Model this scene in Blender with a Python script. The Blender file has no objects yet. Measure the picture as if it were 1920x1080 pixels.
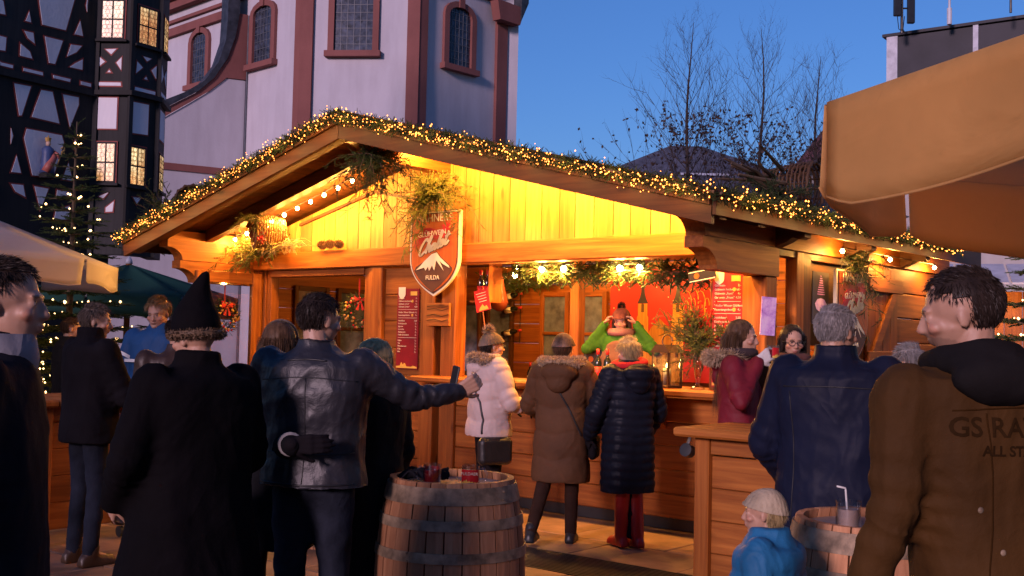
import bpy, bmesh, math, random
import numpy as np
from mathutils import Vector, Matrix, Euler, noise
R = math.radians
random.seed(7); rng = np.random.default_rng(7)
S = bpy.context.scene
COL = S.collection

# ---------------------------------------------------------------- camera, sky, light, exposure
cam_d = bpy.data.cameras.new('camera'); cam = bpy.data.objects.new('camera', cam_d); COL.objects.link(cam)
cam_d.sensor_width = 36.0; cam_d.lens = 36.0 * 2100 / 1920; cam_d.clip_start = 0.05; cam_d.clip_end = 2000
PITCH, ROLL = R(2.6), R(1.3)
fw = Vector((0, math.cos(PITCH), math.sin(PITCH))); r0 = Vector((1, 0, 0)); u0 = r0.cross(fw)
rr = r0 * math.cos(ROLL) + u0 * math.sin(ROLL); uu = u0 * math.cos(ROLL) - r0 * math.sin(ROLL)
cam.matrix_world = Matrix(((rr.x, uu.x, -fw.x, 0), (rr.y, uu.y, -fw.y, 0), (rr.z, uu.z, -fw.z, 1.6), (0, 0, 0, 1)))
S.camera = cam
W = bpy.data.worlds.new('World'); S.world = W; W.use_nodes = True
wn = W.node_tree.nodes; sky = wn.new('ShaderNodeTexSky'); sky.sky_type = 'NISHITA'; sky.sun_disc = False
SUN_EL, SUN_ROT = R(4.0), R(209)
sky.sun_elevation = SUN_EL; sky.sun_rotation = SUN_ROT; sky.air_density = 1.0; sky.dust_density = 0.0; sky.ozone_density = 4.6
tint = wn.new('ShaderNodeMix'); tint.data_type = 'RGBA'; tint.blend_type = 'MULTIPLY'; tint.inputs[0].default_value = 1.0
tint.inputs[7].default_value = (1.34, .92, 1.10, 1)      # the camera's tungsten white balance shifts the dusk to violet
W.node_tree.links.new(sky.outputs[0], tint.inputs[6]); W.node_tree.links.new(tint.outputs[2], wn['Background'].inputs[0]); wn['Background'].inputs[1].default_value = 0.15
sun_d = bpy.data.lights.new('sun', 'SUN'); sun_d.energy = 1.7; sun_d.angle = R(9); sun_d.color = (1.0, 0.69, 0.80)
sun = bpy.data.objects.new('sun', sun_d); COL.objects.link(sun)
# dusk afterglow from behind the camera, a little to the left
sd = Vector((math.sin(SUN_ROT) * math.cos(R(14)), math.cos(SUN_ROT) * math.cos(R(14)), math.sin(R(14))))
sun.rotation_euler = (sd).to_track_quat('Z', 'Y').to_euler()
S.view_settings.view_transform = 'Standard'; S.view_settings.look = 'None'; S.view_settings.gamma = 1.0
S.view_settings.use_curve_mapping = False; S.view_settings.exposure = 0.66
S.render.engine = 'CYCLES'
S.cycles.use_denoising = True
try: S.cycles.denoiser = 'OPENIMAGEDENOISE'
except Exception: pass
S.cycles.max_bounces = 6; S.cycles.diffuse_bounces = 3; S.cycles.glossy_bounces = 3; S.cycles.transmission_bounces = 6
S.cycles.transparent_max_bounces = 8; S.cycles.caustics_reflective = False; S.cycles.caustics_refractive = False
S.cycles.sample_clamp_indirect = 4.0; S.cycles.light_sampling_threshold = 0.005

# ---------------------------------------------------------------- helpers
class MB:
    def __init__(s): s.v = []; s.f = []
    def add(s, v, f):
        n = len(s.v); s.v += [tuple(map(float, p)) for p in v]; s.f += [tuple(i + n for i in q) for q in f]; return s
    def box(s, x0, x1, y0, y1, z0, z1):
        return s.add([(x0,y0,z0),(x1,y0,z0),(x1,y1,z0),(x0,y1,z0),(x0,y0,z1),(x1,y0,z1),(x1,y1,z1),(x0,y1,z1)],
                     [(0,3,2,1),(4,5,6,7),(0,1,5,4),(1,2,6,5),(2,3,7,6),(3,0,4,7)])
    def cbox(s, x0, x1, y0, y1, z0, z1, c=.006):
        # chamfered box: 24 points
        P = []; F = []
        X = (x0, x1); Y = (y0, y1); Z = (z0, z1); idx = {}
        for i in (0,1):
            for j in (0,1):
                for k in (0,1):
                    sx, sy, sz = (1,-1)[i], (1,-1)[j], (1,-1)[k]
                    idx[i,j,k,0] = len(P); P.append((X[i], Y[j]+sy*c, Z[k]+sz*c))
                    idx[i,j,k,1] = len(P); P.append((X[i]+sx*c, Y[j], Z[k]+sz*c))
                    idx[i,j,k,2] = len(P); P.append((X[i]+sx*c, Y[j]+sy*c, Z[k]))
                    F.append((idx[i,j,k,0], idx[i,j,k,1], idx[i,j,k,2]))
        for i in (0,1):
            F.append(tuple(idx[i,j,k,0] for j,k in ((0,0),(1,0),(1,1),(0,1))))
            F.append(tuple(idx[j,i,k,1] for j,k in ((0,0),(1,0),(1,1),(0,1))))
            F.append(tuple(idx[j,k,i,2] for j,k in ((0,0),(1,0),(1,1),(0,1))))
        for a in (0,1):
            for b in (0,1):
                F.append((idx[0,a,b,1], idx[1,a,b,1], idx[1,a,b,2], idx[0,a,b,2]))
                F.append((idx[a,0,b,0], idx[a,1,b,0], idx[a,1,b,2], idx[a,0,b,2]))
                F.append((idx[a,b,0,0], idx[a,b,1,0], idx[a,b,1,1], idx[a,b,0,1]))
        return s.add(P, F)
    def prism(s, poly, axis, a, b):
        # poly of 2D points in the two other axes (in xyz order), extruded from a to b along axis
        n = len(poly)
        def P(p, t):
            q = list(p); q.insert(axis, t); return q
        return s.add([P(p, a) for p in poly] + [P(p, b) for p in poly],
                     [tuple(range(n))[::-1], tuple(range(n, 2*n))] + [(i, (i+1) % n, n + (i+1) % n, n + i) for i in range(n)])
    def tube(s, pts, rad, seg=8, caps=True):
        pts = [Vector(p) for p in pts]; n = len(pts)
        if not hasattr(rad, '__len__'): rad = [rad] * n
        V = []; up = Vector((0, 0, 1))
        d0 = (pts[1] - pts[0]).normalized()
        a = d0.cross(up)
        if a.length < .01: a = d0.cross(Vector((1, 0, 0)))
        a.normalize()
        for i, p in enumerate(pts):
            d = (pts[min(i+1, n-1)] - pts[max(i-1, 0)]).normalized()
            a = (a - d * a.dot(d)).normalized(); b = d.cross(a)
            for k in range(seg):
                t = 2 * math.pi * k / seg; V.append(p + (a * math.cos(t) + b * math.sin(t)) * rad[i])
        F = [(i*seg+k, i*seg+(k+1) % seg, (i+1)*seg+(k+1) % seg, (i+1)*seg+k) for i in range(n-1) for k in range(seg)]
        if caps: F += [tuple(range(seg))[::-1], tuple(range((n-1)*seg, n*seg))]
        return s.add(V, F)
    def lathe(s, prof, seg=24, c=(0, 0, 0), closed=False):
        V = []; n = len(prof)
        for r, z in prof:
            for k in range(seg):
                t = 2 * math.pi * k / seg; V.append((c[0] + r*math.cos(t), c[1] + r*math.sin(t), c[2] + z))
        F = [(i*seg+k, i*seg+(k+1) % seg, (i+1)*seg+(k+1) % seg, (i+1)*seg+k) for i in range(n-1) for k in range(seg)]
        if closed: F += [((n-1)*seg+k, (n-1)*seg+(k+1) % seg, (k+1) % seg, k) for k in range(seg)]
        else: F += [tuple(range(seg))[::-1], tuple(range((n-1)*seg, n*seg))]
        return s.add(V, F)
    def ball(s, c, r, rot=None, u=12, w=8):
        if not hasattr(r, '__len__'): r = (r, r, r)
        V = [(0, 0, -1)]; F = []
        for i in range(1, w):
            t = -math.pi/2 + math.pi*i/w
            for k in range(u): V.append((math.cos(t)*math.cos(2*math.pi*k/u), math.cos(t)*math.sin(2*math.pi*k/u), math.sin(t)))
        V.append((0, 0, 1)); L = len(V) - 1
        for k in range(u):
            F.append((0, 1+(k+1) % u, 1+k)); F.append((L, L-u+k, L-u+(k+1) % u))
        for i in range(w-2):
            for k in range(u): F.append((1+i*u+k, 1+i*u+(k+1) % u, 1+(i+1)*u+(k+1) % u, 1+(i+1)*u+k))
        out = []
        for p in V:
            q = Vector((p[0]*r[0], p[1]*r[1], p[2]*r[2]))
            if rot: q = rot @ q
            out.append(q + Vector(c))
        return s.add(out, F)
    def cap(s, a, b, ra, rb, seg=10):
        a = Vector(a); b = Vector(b); d = (b - a); L = d.length or 1e-4; d = d / L
        pts = []; rad = []
        for t in (-.98, -.8, -.45): pts.append(a + d*ra*t); rad.append(ra*math.sqrt(1-t*t))
        pts += [a, b]; rad += [ra, rb]
        for t in (.45, .8, .98): pts.append(b + d*rb*t); rad.append(rb*math.sqrt(1-t*t))
        return s.tube(pts, rad, seg)
    def xf(s, M):
        s.v = [tuple(M @ Vector(p)) for p in s.v]; return s
    def build(s, name, m=None, parent=None, smooth=False, loc=None):
        me = bpy.data.meshes.new(name); me.from_pydata(s.v, [], s.f)
        o = bpy.data.objects.new(name, me); COL.objects.link(o)
        for mm in (m if isinstance(m, (list, tuple)) else [m]):
            if mm: me.materials.append(mm)
        if smooth is True: me.polygons.foreach_set('use_smooth', [True]*len(me.polygons))
        elif smooth: smooth_angle(me, smooth)
        bm = bmesh.new(); bm.from_mesh(me); bmesh.ops.recalc_face_normals(bm, faces=bm.faces); bm.to_mesh(me); bm.free()
        if parent: o.parent = parent
        if loc: o.location = loc
        return o
def smooth_angle(me, deg=40):
    me.polygons.foreach_set('use_smooth', [True]*len(me.polygons))
    try: me.set_sharp_from_angle(angle=R(deg))
    except Exception: pass
def npmesh(name, V, T, m=None, parent=None, smooth=False, loc=None):
    V = np.asarray(V, np.float32); T = np.asarray(T, np.int32); k = T.shape[1]
    me = bpy.data.meshes.new(name); me.vertices.add(len(V)); me.vertices.foreach_set('co', V.ravel())
    me.loops.add(T.size); me.loops.foreach_set('vertex_index', T.ravel())
    me.polygons.add(len(T)); me.polygons.foreach_set('loop_start', np.arange(0, T.size, k, dtype=np.int32))
    if smooth: me.polygons.foreach_set('use_smooth', np.ones(len(T), bool))
    me.update(calc_edges=True)
    o = bpy.data.objects.new(name, me); COL.objects.link(o)
    if m: me.materials.append(m)
    if parent: o.parent = parent
    if loc: o.location = loc
    return o
def tag(o, label=None, cat=None, group=None, kind=None):
    if label: o['label'] = label
    if cat: o['category'] = cat
    if group: o['group'] = group
    if kind: o['kind'] = kind
    return o
def thing(name, label, cat, loc=(0, 0, 0), rz=0, group=None):
    o = bpy.data.objects.new(name, None); COL.objects.link(o); o.empty_display_size = .1
    o.location = loc; o.rotation_euler = (0, 0, rz)
    return tag(o, label, cat, group)
def bulb_light(name, parent, loc, power, col=(1, .43, .075), radius=.03):
    d = bpy.data.lights.new(name, 'POINT'); d.energy = power; d.color = col; d.shadow_soft_size = radius
    o = bpy.data.objects.new(name, d); COL.objects.link(o); o.location = loc
    if parent: o.parent = parent
    return o

# ---------------------------------------------------------------- materials
def nodemat(name):
    m = bpy.data.materials.new(name); m.use_nodes = True
    nt = m.node_tree; return m, nt, nt.nodes['Principled BSDF'], nt.nodes, nt.links
def mix_rgb(nt, fac, a, b, mode='MIX'):
    n = nt.nodes.new('ShaderNodeMix'); n.data_type = 'RGBA'; n.blend_type = mode
    for i, v in ((0, fac), (6, a), (7, b)):
        if hasattr(v, 'default_value') or hasattr(v, 'links'): nt.links.new(v, n.inputs[i])
        else: n.inputs[i].default_value = v if i == 0 else (*v[:3], 1)
    return n.outputs[2]
def ramp(nt, src, stops):
    n = nt.nodes.new('ShaderNodeValToRGB'); e = n.color_ramp.elements
    while len(e) < len(stops): e.new(.5)
    for k, (p, c) in enumerate(stops): e[k].position = p; e[k].color = (*c, 1) if len(c) == 3 else c
    nt.links.new(src, n.inputs[0]); return n.outputs[0]
def coords(nt, scale=(1, 1, 1), jitter=True, kind='Object'):
    tc = nt.nodes.new('ShaderNodeTexCoord'); mp = nt.nodes.new('ShaderNodeMapping'); mp.inputs['Scale'].default_value = scale
    nt.links.new(tc.outputs[kind], mp.inputs['Vector'])
    if jitter:
        oi = nt.nodes.new('ShaderNodeObjectInfo'); mu = nt.nodes.new('ShaderNodeMath'); mu.operation = 'MULTIPLY'; mu.inputs[1].default_value = 37.0
        nt.links.new(oi.outputs['Random'], mu.inputs[0]); nt.links.new(mu.outputs[0], mp.inputs['Location'])
    return mp.outputs[0]
def noise_tex(nt, vec, scale, detail=4, rough=.55, dist=0):
    n = nt.nodes.new('ShaderNodeTexNoise'); n.inputs['Scale'].default_value = scale; n.inputs['Detail'].default_value = detail
    n.inputs['Roughness'].default_value = rough; n.inputs['Distortion'].default_value = dist
    if vec: nt.links.new(vec, n.inputs['Vector'])
    return n.outputs['Fac']
def bump(nt, h, strength, dist=.01, bsdf=None):
    b = nt.nodes.new('ShaderNodeBump'); b.inputs['Strength'].default_value = strength; b.inputs['Distance'].default_value = dist
    nt.links.new(h, b.inputs['Height']); nt.links.new(b.outputs[0], bsdf.inputs['Normal']); return b
def plain(name, c, rough=.6, metal=0, var=.12, scale=6, bmp=.15, bscale=60, spec=.4, sheen=0):
    m, nt, b, N, L = nodemat(name); v = coords(nt)
    n = noise_tex(nt, v, scale, 5)
    d = tuple(x*(1-var*2.2) for x in c); l = tuple(min(1, x*(1+var)) for x in c)
    L.new(ramp(nt, n, [(.3, d), (.7, l)]), b.inputs['Base Color'])
    b.inputs['Roughness'].default_value = rough; b.inputs['Metallic'].default_value = metal
    b.inputs['Specular IOR Level'].default_value = spec
    if sheen: b.inputs['Sheen Weight'].default_value = sheen
    if bmp: bump(nt, noise_tex(nt, v, bscale, 3), bmp, .004, b)
    return m
def wood(name, light, dark, axis=0, rough=.55, k=1.0, knots=True):
    m, nt, b, N, L = nodemat(name)
    sc = [22*k]*3; sc[axis] = 1.1*k
    v = coords(nt, tuple(sc)); n = noise_tex(nt, v, 1.0, 6, .6, .6)
    base = ramp(nt, n, [(.28, dark), (.52, tuple((a+b_)/2 for a, b_ in zip(light, dark))), (.72, light)])
    sc2 = [1.6]*3; sc2[axis] = .5
    big = noise_tex(nt, coords(nt, tuple(sc2)), 1.0, 3)
    base = mix_rgb(nt, .85, base, ramp(nt, big, [(.3, (.62, .55, .5)), (.7, (1.1, 1.08, 1.05))]), 'MULTIPLY')
    oi = N.new('ShaderNodeObjectInfo')
    base = mix_rgb(nt, .8, base, ramp(nt, oi.outputs['Random'], [(0, (.58, .52, .46)), (1, (1.15, 1.12, 1.06))]), 'MULTIPLY')
    if knots:
        s3 = [5.0]*3; s3[axis] = 1.6
        vo = N.new('ShaderNodeTexVoronoi'); vo.inputs['Scale'].default_value = 1.0; L.new(coords(nt, tuple(s3)), vo.inputs['Vector'])
        base = mix_rgb(nt, ramp(nt, vo.outputs['Distance'], [(.04, (.85, .85, .85)), (.13, (0, 0, 0))]), base, tuple(x*.35 for x in dark))
    L.new(base, b.inputs['Base Color']); b.inputs['Roughness'].default_value = rough; b.inputs['Specular IOR Level'].default_value = .3
    bump(nt, n, .35, .004, b)
    return m
def emit(name, c, strength):
    m, nt, b, N, L = nodemat(name); b.inputs['Base Color'].default_value = (*c, 1)
    b.inputs['Emission Color'].default_value = (*c, 1); b.inputs['Emission Strength'].default_value = strength
    return m
def glass(name, c=(1, 1, 1), rough=.02, alpha=.25):
    m, nt, b, N, L = nodemat(name); b.inputs['Base Color'].default_value = (*c, 1); b.inputs['Roughness'].default_value = rough
    tr = N.new('ShaderNodeBsdfTransparent'); tr.inputs['Color'].default_value = (*[.5+.5*x for x in c], 1); gl = N.new('ShaderNodeBsdfGlossy'); gl.inputs['Roughness'].default_value = rough
    fr = N.new('ShaderNodeLayerWeight'); fr.inputs['Blend'].default_value = .35; mx = N.new('ShaderNodeMixShader')
    L.new(ramp(nt, fr.outputs['Facing'], [(0, (alpha*.3,)*3), (1, (min(1, alpha*3.2),)*3)]), mx.inputs[0]); L.new(tr.outputs[0], mx.inputs[1]); L.new(gl.outputs[0], mx.inputs[2]); L.new(mx.outputs[0], N['Material Output'].inputs['Surface'])
    return m
def foliage(name, dark, light, scale=9, rough=.65):
    m, nt, b, N, L = nodemat(name); v = coords(nt)
    n = noise_tex(nt, v, scale, 4)
    L.new(ramp(nt, n, [(.32, dark), (.7, light)]), b.inputs['Base Color']); b.inputs['Roughness'].default_value = rough
    b.inputs['Specular IOR Level'].default_value = .25
    return m
M = {}
PINE_L, PINE_D = (.50, .185, .036), (.22, .060, .009)
for ax, s_ in ((0, 'x'), (1, 'y'), (2, 'z')):
    M['pine_'+s_] = wood('pine_'+s_, PINE_L, PINE_D, ax)
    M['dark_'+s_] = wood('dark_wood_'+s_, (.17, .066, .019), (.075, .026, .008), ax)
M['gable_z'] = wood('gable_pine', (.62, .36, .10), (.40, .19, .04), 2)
M['oak'] = wood('barrel_oak', (.78, .42, .23), (.46, .21, .105), 2, .7, 1.4, False)
M['hoop'] = plain('barrel_hoop', (.38, .27, .17), .6, .2, .3, 14, .4, 90)
M['fir'] = foliage('fir_needles', (.03, .052, .014), (.10, .135, .04))
M['fir_dark'] = foliage('fir_needles_dark', (.02, .036, .014), (.06, .085, .03))
M['fir_yellow'] = foliage('thuja_green', (.05, .068, .014), (.20, .21, .05))
M['twig'] = plain('twig_bark', (.13, .085, .05), .8)
M['hay'] = plain('straw', (.5, .38, .14), .7, var=.3)
M['wicker'] = wood('wicker', (.42, .25, .10), (.2, .1, .04), 0, .6, 2, False)
M['wicker_dark'] = wood('wicker_dark', (.16, .09, .05), (.07, .04, .02), 0, .6, 2, False)
M['red'] = plain('red_paint', (.55, .03, .025), .45, bmp=0)
M['red_print'] = plain('red_print', (.42, .02, .02), .5, bmp=0, var=.08)
M['menu_red_shade'] = plain('menu_red_shade', (.24, .012, .018), .4, bmp=0, var=.08)
M['cream'] = plain('cream_paint', (.82, .74, .55), .5, bmp=0, var=.05)
M['white'] = plain('white_paint', (.78, .77, .74), .5, bmp=0, var=.05)
M['sign_brown'] = plain('sign_brown', (.11, .045, .025), .5, bmp=0)
M['sign_orange'] = wood('sign_orange', (.64, .17, .035), (.48, .11, .02), 2, .4, 1, False)
M['gold'] = plain('gold_paint', (.75, .45, .08), .4, bmp=0)
M['black'] = plain('black_plastic', (.02, .02, .022), .4, bmp=0)
M['steel'] = plain('steel', (.5, .5, .5), .3, .9, bmp=0)
M['darkmetal'] = plain('dark_metal', (.06, .055, .05), .45, .6)
M['bulb'] = emit('warm_bulb', (1, .72, .34), 60)
M['fairy'] = emit('fairy_light', (1, .27, .045), 6)
M['fairy_white'] = emit('fairy_light_white', (1, .58, .22), 5)
M['glass'] = glass('clear_glass', (.9, .95, 1), .03, .22)
M['bottle'] = plain('bottle_glass', (.012, .018, .012), .12, bmp=0, spec=.7)
M['wine'] = plain('mulled_wine', (.16, .005, .01), .1, bmp=0)

# hut frame: x along the counter front (right end at 0), y into the hut
HA = R(-40); HC = Vector((2.05, 9.15, 0))
HM = Matrix.Translation(HC) @ Matrix.Rotation(HA, 4, 'Z')
def H(x, y, z): return HM @ Vector((x, y, z))

# ---------------------------------------------------------------- greenery generators
def twig_template(n=26, L=1.0, w=.028, nl=.21, seed=0, flat=.5):
    g = np.random.default_rng(seed); V = []; T = []
    for i in range(n):
        t = (i + .5) / n; z = L * t; a = g.uniform(0, 2*math.pi)
        d = np.array([math.cos(a), math.sin(a)*flat, .75 + .5*t]); d /= np.linalg.norm(d)
        s = np.cross(d, [0, 0, 1]); s = s / (np.linalg.norm(s)+1e-6); l = nl * g.uniform(.7, 1.15) * (1 - .35*t)
        p = np.array([0, 0, z]); b = len(V)
        V += [p - s*w, p + s*w, p + d*l]; T.append((b, b+1, b+2))
    b = len(V); V += [(-.012, 0, 0), (.012, 0, 0), (0, 0, L), (0, -.012, 0), (0, .012, 0)]; T += [(b, b+1, b+2), (b+3, b+4, b+2)]
    return np.array(V, float), np.array(T)
TWIGS = [twig_template(34, w=.034, seed=i) for i in range(4)]
def scatter_twigs(P, D, Ls, templates=None, roll=True):
    """place twig templates at points P pointing along D with lengths Ls -> V,T"""
    templates = templates or TWIGS
    Vs = []; Ts = []; n = 0; P = np.asarray(P, float); D = np.asarray(D, float)
    D = D / (np.linalg.norm(D, axis=1, keepdims=True) + 1e-9)
    A = rng.normal(size=D.shape); X = np.cross(D, A); X /= np.linalg.norm(X, axis=1, keepdims=True) + 1e-9; Y = np.cross(D, X)
    which = rng.integers(0, len(templates), len(P))
    for k, (tv, tt) in enumerate(templates):
        m = np.where(which == k)[0]
        if not len(m): continue
        L = np.asarray(Ls)[m][:, None, None]
        v = (tv[None, :, 0:1]*X[m][:, None] + tv[None, :, 1:2]*Y[m][:, None] + tv[None, :, 2:3]*D[m][:, None]) * L + P[m][:, None]
        t = tt[None] + (np.arange(len(m)) * len(tv))[:, None, None]
        Vs.append(v.reshape(-1, 3)); Ts.append(t.reshape(-1, 3) + n); n += len(m)*len(tv)
    return np.concatenate(Vs), np.concatenate(Ts)
def octas(P, r):
    P = np.asarray(P, float); r = np.broadcast_to(np.asarray(r, float), (len(P),))
    o = np.array([(1,0,0),(-1,0,0),(0,1,0),(0,-1,0),(0,0,1),(0,0,-1)], float)
    t = np.array([(0,2,4),(2,1,4),(1,3,4),(3,0,4),(2,0,5),(1,2,5),(3,1,5),(0,3,5)])
    return (P[:, None] + o[None]*r[:, None, None]).reshape(-1, 3), (t[None] + (np.arange(len(P))*6)[:, None, None]).reshape(-1, 3)
def path_points(path, n):
    P = np.array(path, float); d = np.linalg.norm(np.diff(P, axis=0), axis=1); c = np.concatenate([[0], np.cumsum(d)])
    t = np.sort(rng.uniform(0, c[-1], n)); out = np.stack([np.interp(t, c, P[:, k]) for k in range(3)], 1)
    i = np.clip(np.searchsorted(c, t) - 1, 0, len(d)-1); return out, (np.diff(P, axis=0)/d[:, None])[i]
def garland(name, label, cat, path, dens=180, rad=.07, L=.15, mat='fir', lights=0, light_mat='fairy', lr=.008, root=None, group=None, out=None, lpow=0, nl=0):
    """fir garland along a hut-space path"""
    length = sum((Vector(b)-Vector(a)).length for a, b in zip(path, path[1:]))
    P, T = path_points(path, int(dens*length))
    r = rng.normal(size=P.shape); r -= T*np.sum(r*T, 1, keepdims=True)*.7; r /= np.linalg.norm(r, axis=1, keepdims=True)
    if out is not None: r = r + np.array(out)*.35
    D = r*.75 + T*rng.choice([-1, 1], len(P))[:, None]*rng.uniform(.3, 1.2, len(P))[:, None]
    base = P + r*rng.uniform(0, rad, len(P))[:, None]
    V, Tr = scatter_twigs(base, D, L*rng.uniform(.65, 1.3, len(P)))
    t = thing(name, label, cat, group=group); t.matrix_world = HM.copy()
    tag(npmesh('fir_sprigs', V, Tr, M[mat], t), kind='stuff')
    mb = MB().tube(path, .012, 5); mb.build('cord', M['twig'], t)
    if lights:
        P, T = path_points(path, lights); r = rng.normal(size=P.shape)
        if out is not None: r = r + np.array(out)*.9
        r /= np.linalg.norm(r, axis=1, keepdims=True)
        V, Tr = octas(P + r*rng.uniform(rad*.5, rad+.07, len(P))[:, None], lr*rng.uniform(.6, 1.5, len(P)))
        tag(npmesh('fairy_lights', V, Tr, M[light_mat], t), kind='stuff')
    if nl:
        pts = np.array(path, float); d = np.linalg.norm(np.diff(pts, axis=0), axis=1); c = np.concatenate([[0], np.cumsum(d)])
        for s_ in (np.arange(nl)+.5)/nl*c[-1]:
            q = [float(np.interp(s_, c, pts[:, k])) for k in range(3)]
            o_ = out if out is not None else (0, 0, 0)
            bulb_light('fairy_glow', t, (q[0]+o_[0]*.16, q[1]+o_[1]*.16, q[2]+o_[2]*.16), lpow, (1, .52, .14), .05)
    return t
# ================================================================ SETTING: ground
M['asphalt'] = plain('ground_stone', (.18, .11, .075), .75, var=.25, scale=1.2, bmp=.4, bscale=40)
M['slab'] = plain('paving_slab', (.27, .165, .11), .6, var=.28, scale=2.4, bmp=.35, bscale=45)
mb = MB(); mb.add([(-400, -200, -.02), (400, -200, -.02), (400, 600, -.02), (-400, 600, -.02)], [(0, 1, 2, 3)])
ground = tag(mb.build('ground', M['asphalt']), kind='structure')
slab_mesh = {}
def slab(x0, y0, w, d):
    k = (round(w, 3), round(d, 3))
    if k not in slab_mesh:
        o = MB().cbox(0, k[0], 0, k[1], -.06, 0, .005).build('paving_slab', M['slab'], ground); slab_mesh[k] = o.data
    else:
        o = bpy.data.objects.new('paving_slab', slab_mesh[k]); COL.objects.link(o); o.parent = ground
    o.location = H(x0, y0, random.uniform(-.003, .002)); o.rotation_euler = (0, 0, HA)
for j, (ya, yb) in enumerate(((-5.1, -4.2), (-4.2, -3.3), (-3.3, -2.72), (-2.72, -2.12), (-1.52, -.9), (-.9, -.28))):
    for i in range(12):
        x0 = -8.4 + i*.95 + (j % 2)*.47
        slab(x0+.004, ya+.004, .942, yb-ya-.008)
# drain grate: bars running along the hut front
dg = bpy.data.objects.new('drain_grate', None); COL.objects.link(dg); dg.parent = ground; dg.matrix_parent_inverse = Matrix(); dg.location = H(0, 0, 0); dg.rotation_euler = (0, 0, HA)
mb = MB()
for k in range(15):
    y = -2.10 + k*.0395
    mb.box(-9, 3.2, y, y+.022, -.05, 0)
tag(mb.build('grate_bar', M['darkmetal'], dg), kind='stuff')
MB().box(-9, 3.2, -2.118, -1.522, -.09, -.052).build('channel', M['black'], dg)

# ================================================================ THE HUT
hut = thing('market_hut', 'large pine mulled wine hut with lit gable and open counter', 'market hut', HC, HA)
def part(name, mb, m, smooth=False): return mb.build(name, M[m] if isinstance(m, str) else m, hut, smooth)
XL, XR = -6.71, 0.0
RX, RZ = -3.6, 3.66           # ridge
ER, EL, EZ = .36, -7.2, 2.67  # eaves
def roofz(x): return RZ - (x-RX)*(RZ-EZ)/(ER-RX) if x > RX else RZ - (RX-x)*(RZ-EZ)/(RX-EL)
YF, YB = -1.42, 4.3
# tie beam and gable boards
part('tie_beam', MB().cbox(XL, XR, -.10, .10, 2.34, 2.54, .012), 'pine_x')
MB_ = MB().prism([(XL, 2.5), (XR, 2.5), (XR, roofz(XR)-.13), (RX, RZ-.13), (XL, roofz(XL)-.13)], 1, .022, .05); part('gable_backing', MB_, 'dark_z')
x = XL
while x < XR - .01:
    w = random.choice((.185, .2, .215)); x1 = min(x + w, XR)
    a, b = x + .0045, x1 - .0045
    if a < RX < b: poly = [(a, 2.545), (b, 2.545), (b, roofz(b)-.12), (RX, RZ-.12), (a, roofz(a)-.12)]
    else: poly = [(a, 2.545), (b, 2.545), (b, roofz(b)-.12), (a, roofz(a)-.12)]
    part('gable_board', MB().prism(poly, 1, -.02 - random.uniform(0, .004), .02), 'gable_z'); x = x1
for (xa, za), (xb, zb) in (((-5.85, 2.84), (-4.62, 3.14)), ((-4.60, 3.14), (-3.95, 3.02))):
    part('trim_slat', MB().prism([(xa, za), (xb, zb), (xb, zb+.03), (xa, za+.03)], 1, -.06, -.026), 'dark_x')
# posts
for a, b in ((-6.71, -6.56), (-4.58, -4.42), (-3.83, -3.64), (-3.54, -3.34)):
    part('post', MB().cbox(a, b, -.085, .085, .05, 2.338, .01), 'pine_z')
part('recess_board', MB().box(-3.64, -3.54, .03, .07, .05, 2.338), 'dark_z')
part('corner_post', MB().cbox(-.15, .07, -.07, .12, .05, 2.158, .01), 'pine_z')
part('corner_board', MB().cbox(-.47, -.152, -.03, .03, 1.21, 2.338, .006), 'pine_z')
# wall boards between door and counter
z = .06
for k in range(8):
    h = .283; part('wall_plank', MB().cbox(-4.418, -3.832, -.03, .03, z+.003, z+h-.003, .008), 'pine_x'); z += h
# door frame with its stepped mouldings
for a, b, y0, y1 in ((-4.635, -4.582, -.07, .09), (-4.69, -4.637, -.05, .09), (-4.745, -4.692, -.03, .09), (-6.558, -6.50, -.07, .09), (-6.498, -6.44, -.05, .09), (-6.438, -6.36, -.03, .09)):
    part('door_jamb', MB().cbox(a, b, y0, y1, .05, 2.338, .006), 'pine_z')
part('door_lintel', MB().cbox(-6.358, -4.747, -.05, .09, 2.26, 2.338, .006), 'pine_x')
part('door_threshold', MB().cbox(-6.5, -4.6, -.06, .1, .0, .05, .006), 'dark_x')
# left leaf of the door, swung outwards
leaf = bpy.data.objects.new('door_leaf', None); COL.objects.link(leaf); leaf.parent = hut; leaf.location = (-6.50, -.09, 0); leaf.rotation_euler = (0, 0, R(-93))
lp = lambda n, mb, m: mb.build(n, M[m], leaf)
lw = .86
for a, b in ((0, .12), (lw-.12, lw)): lp('stile', MB().cbox(a, b, -.03, .03, .08, 2.3, .006), 'pine_z')
for a, b in ((.08, .26), (.98, 1.1), (2.17, 2.3)): lp('rail', MB().cbox(.121, lw-.121, -.028, .028, a, b, .006), 'pine_x')
for k in range(3): lp('panel_board', MB().cbox(.125+k*.2045, .125+k*.2045+.198, -.015, .015, .262, .978, .004), 'pine_z')
lp('glazing', MB().box(.121, lw-.121, -.004, .004, 1.1, 2.17), 'glass')
lp('handle', MB().tube([(lw-.06, -.03, 1.08), (lw-.06, -.075, 1.08), (lw-.16, -.08, 1.08)], .009, 6), 'steel')
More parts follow.
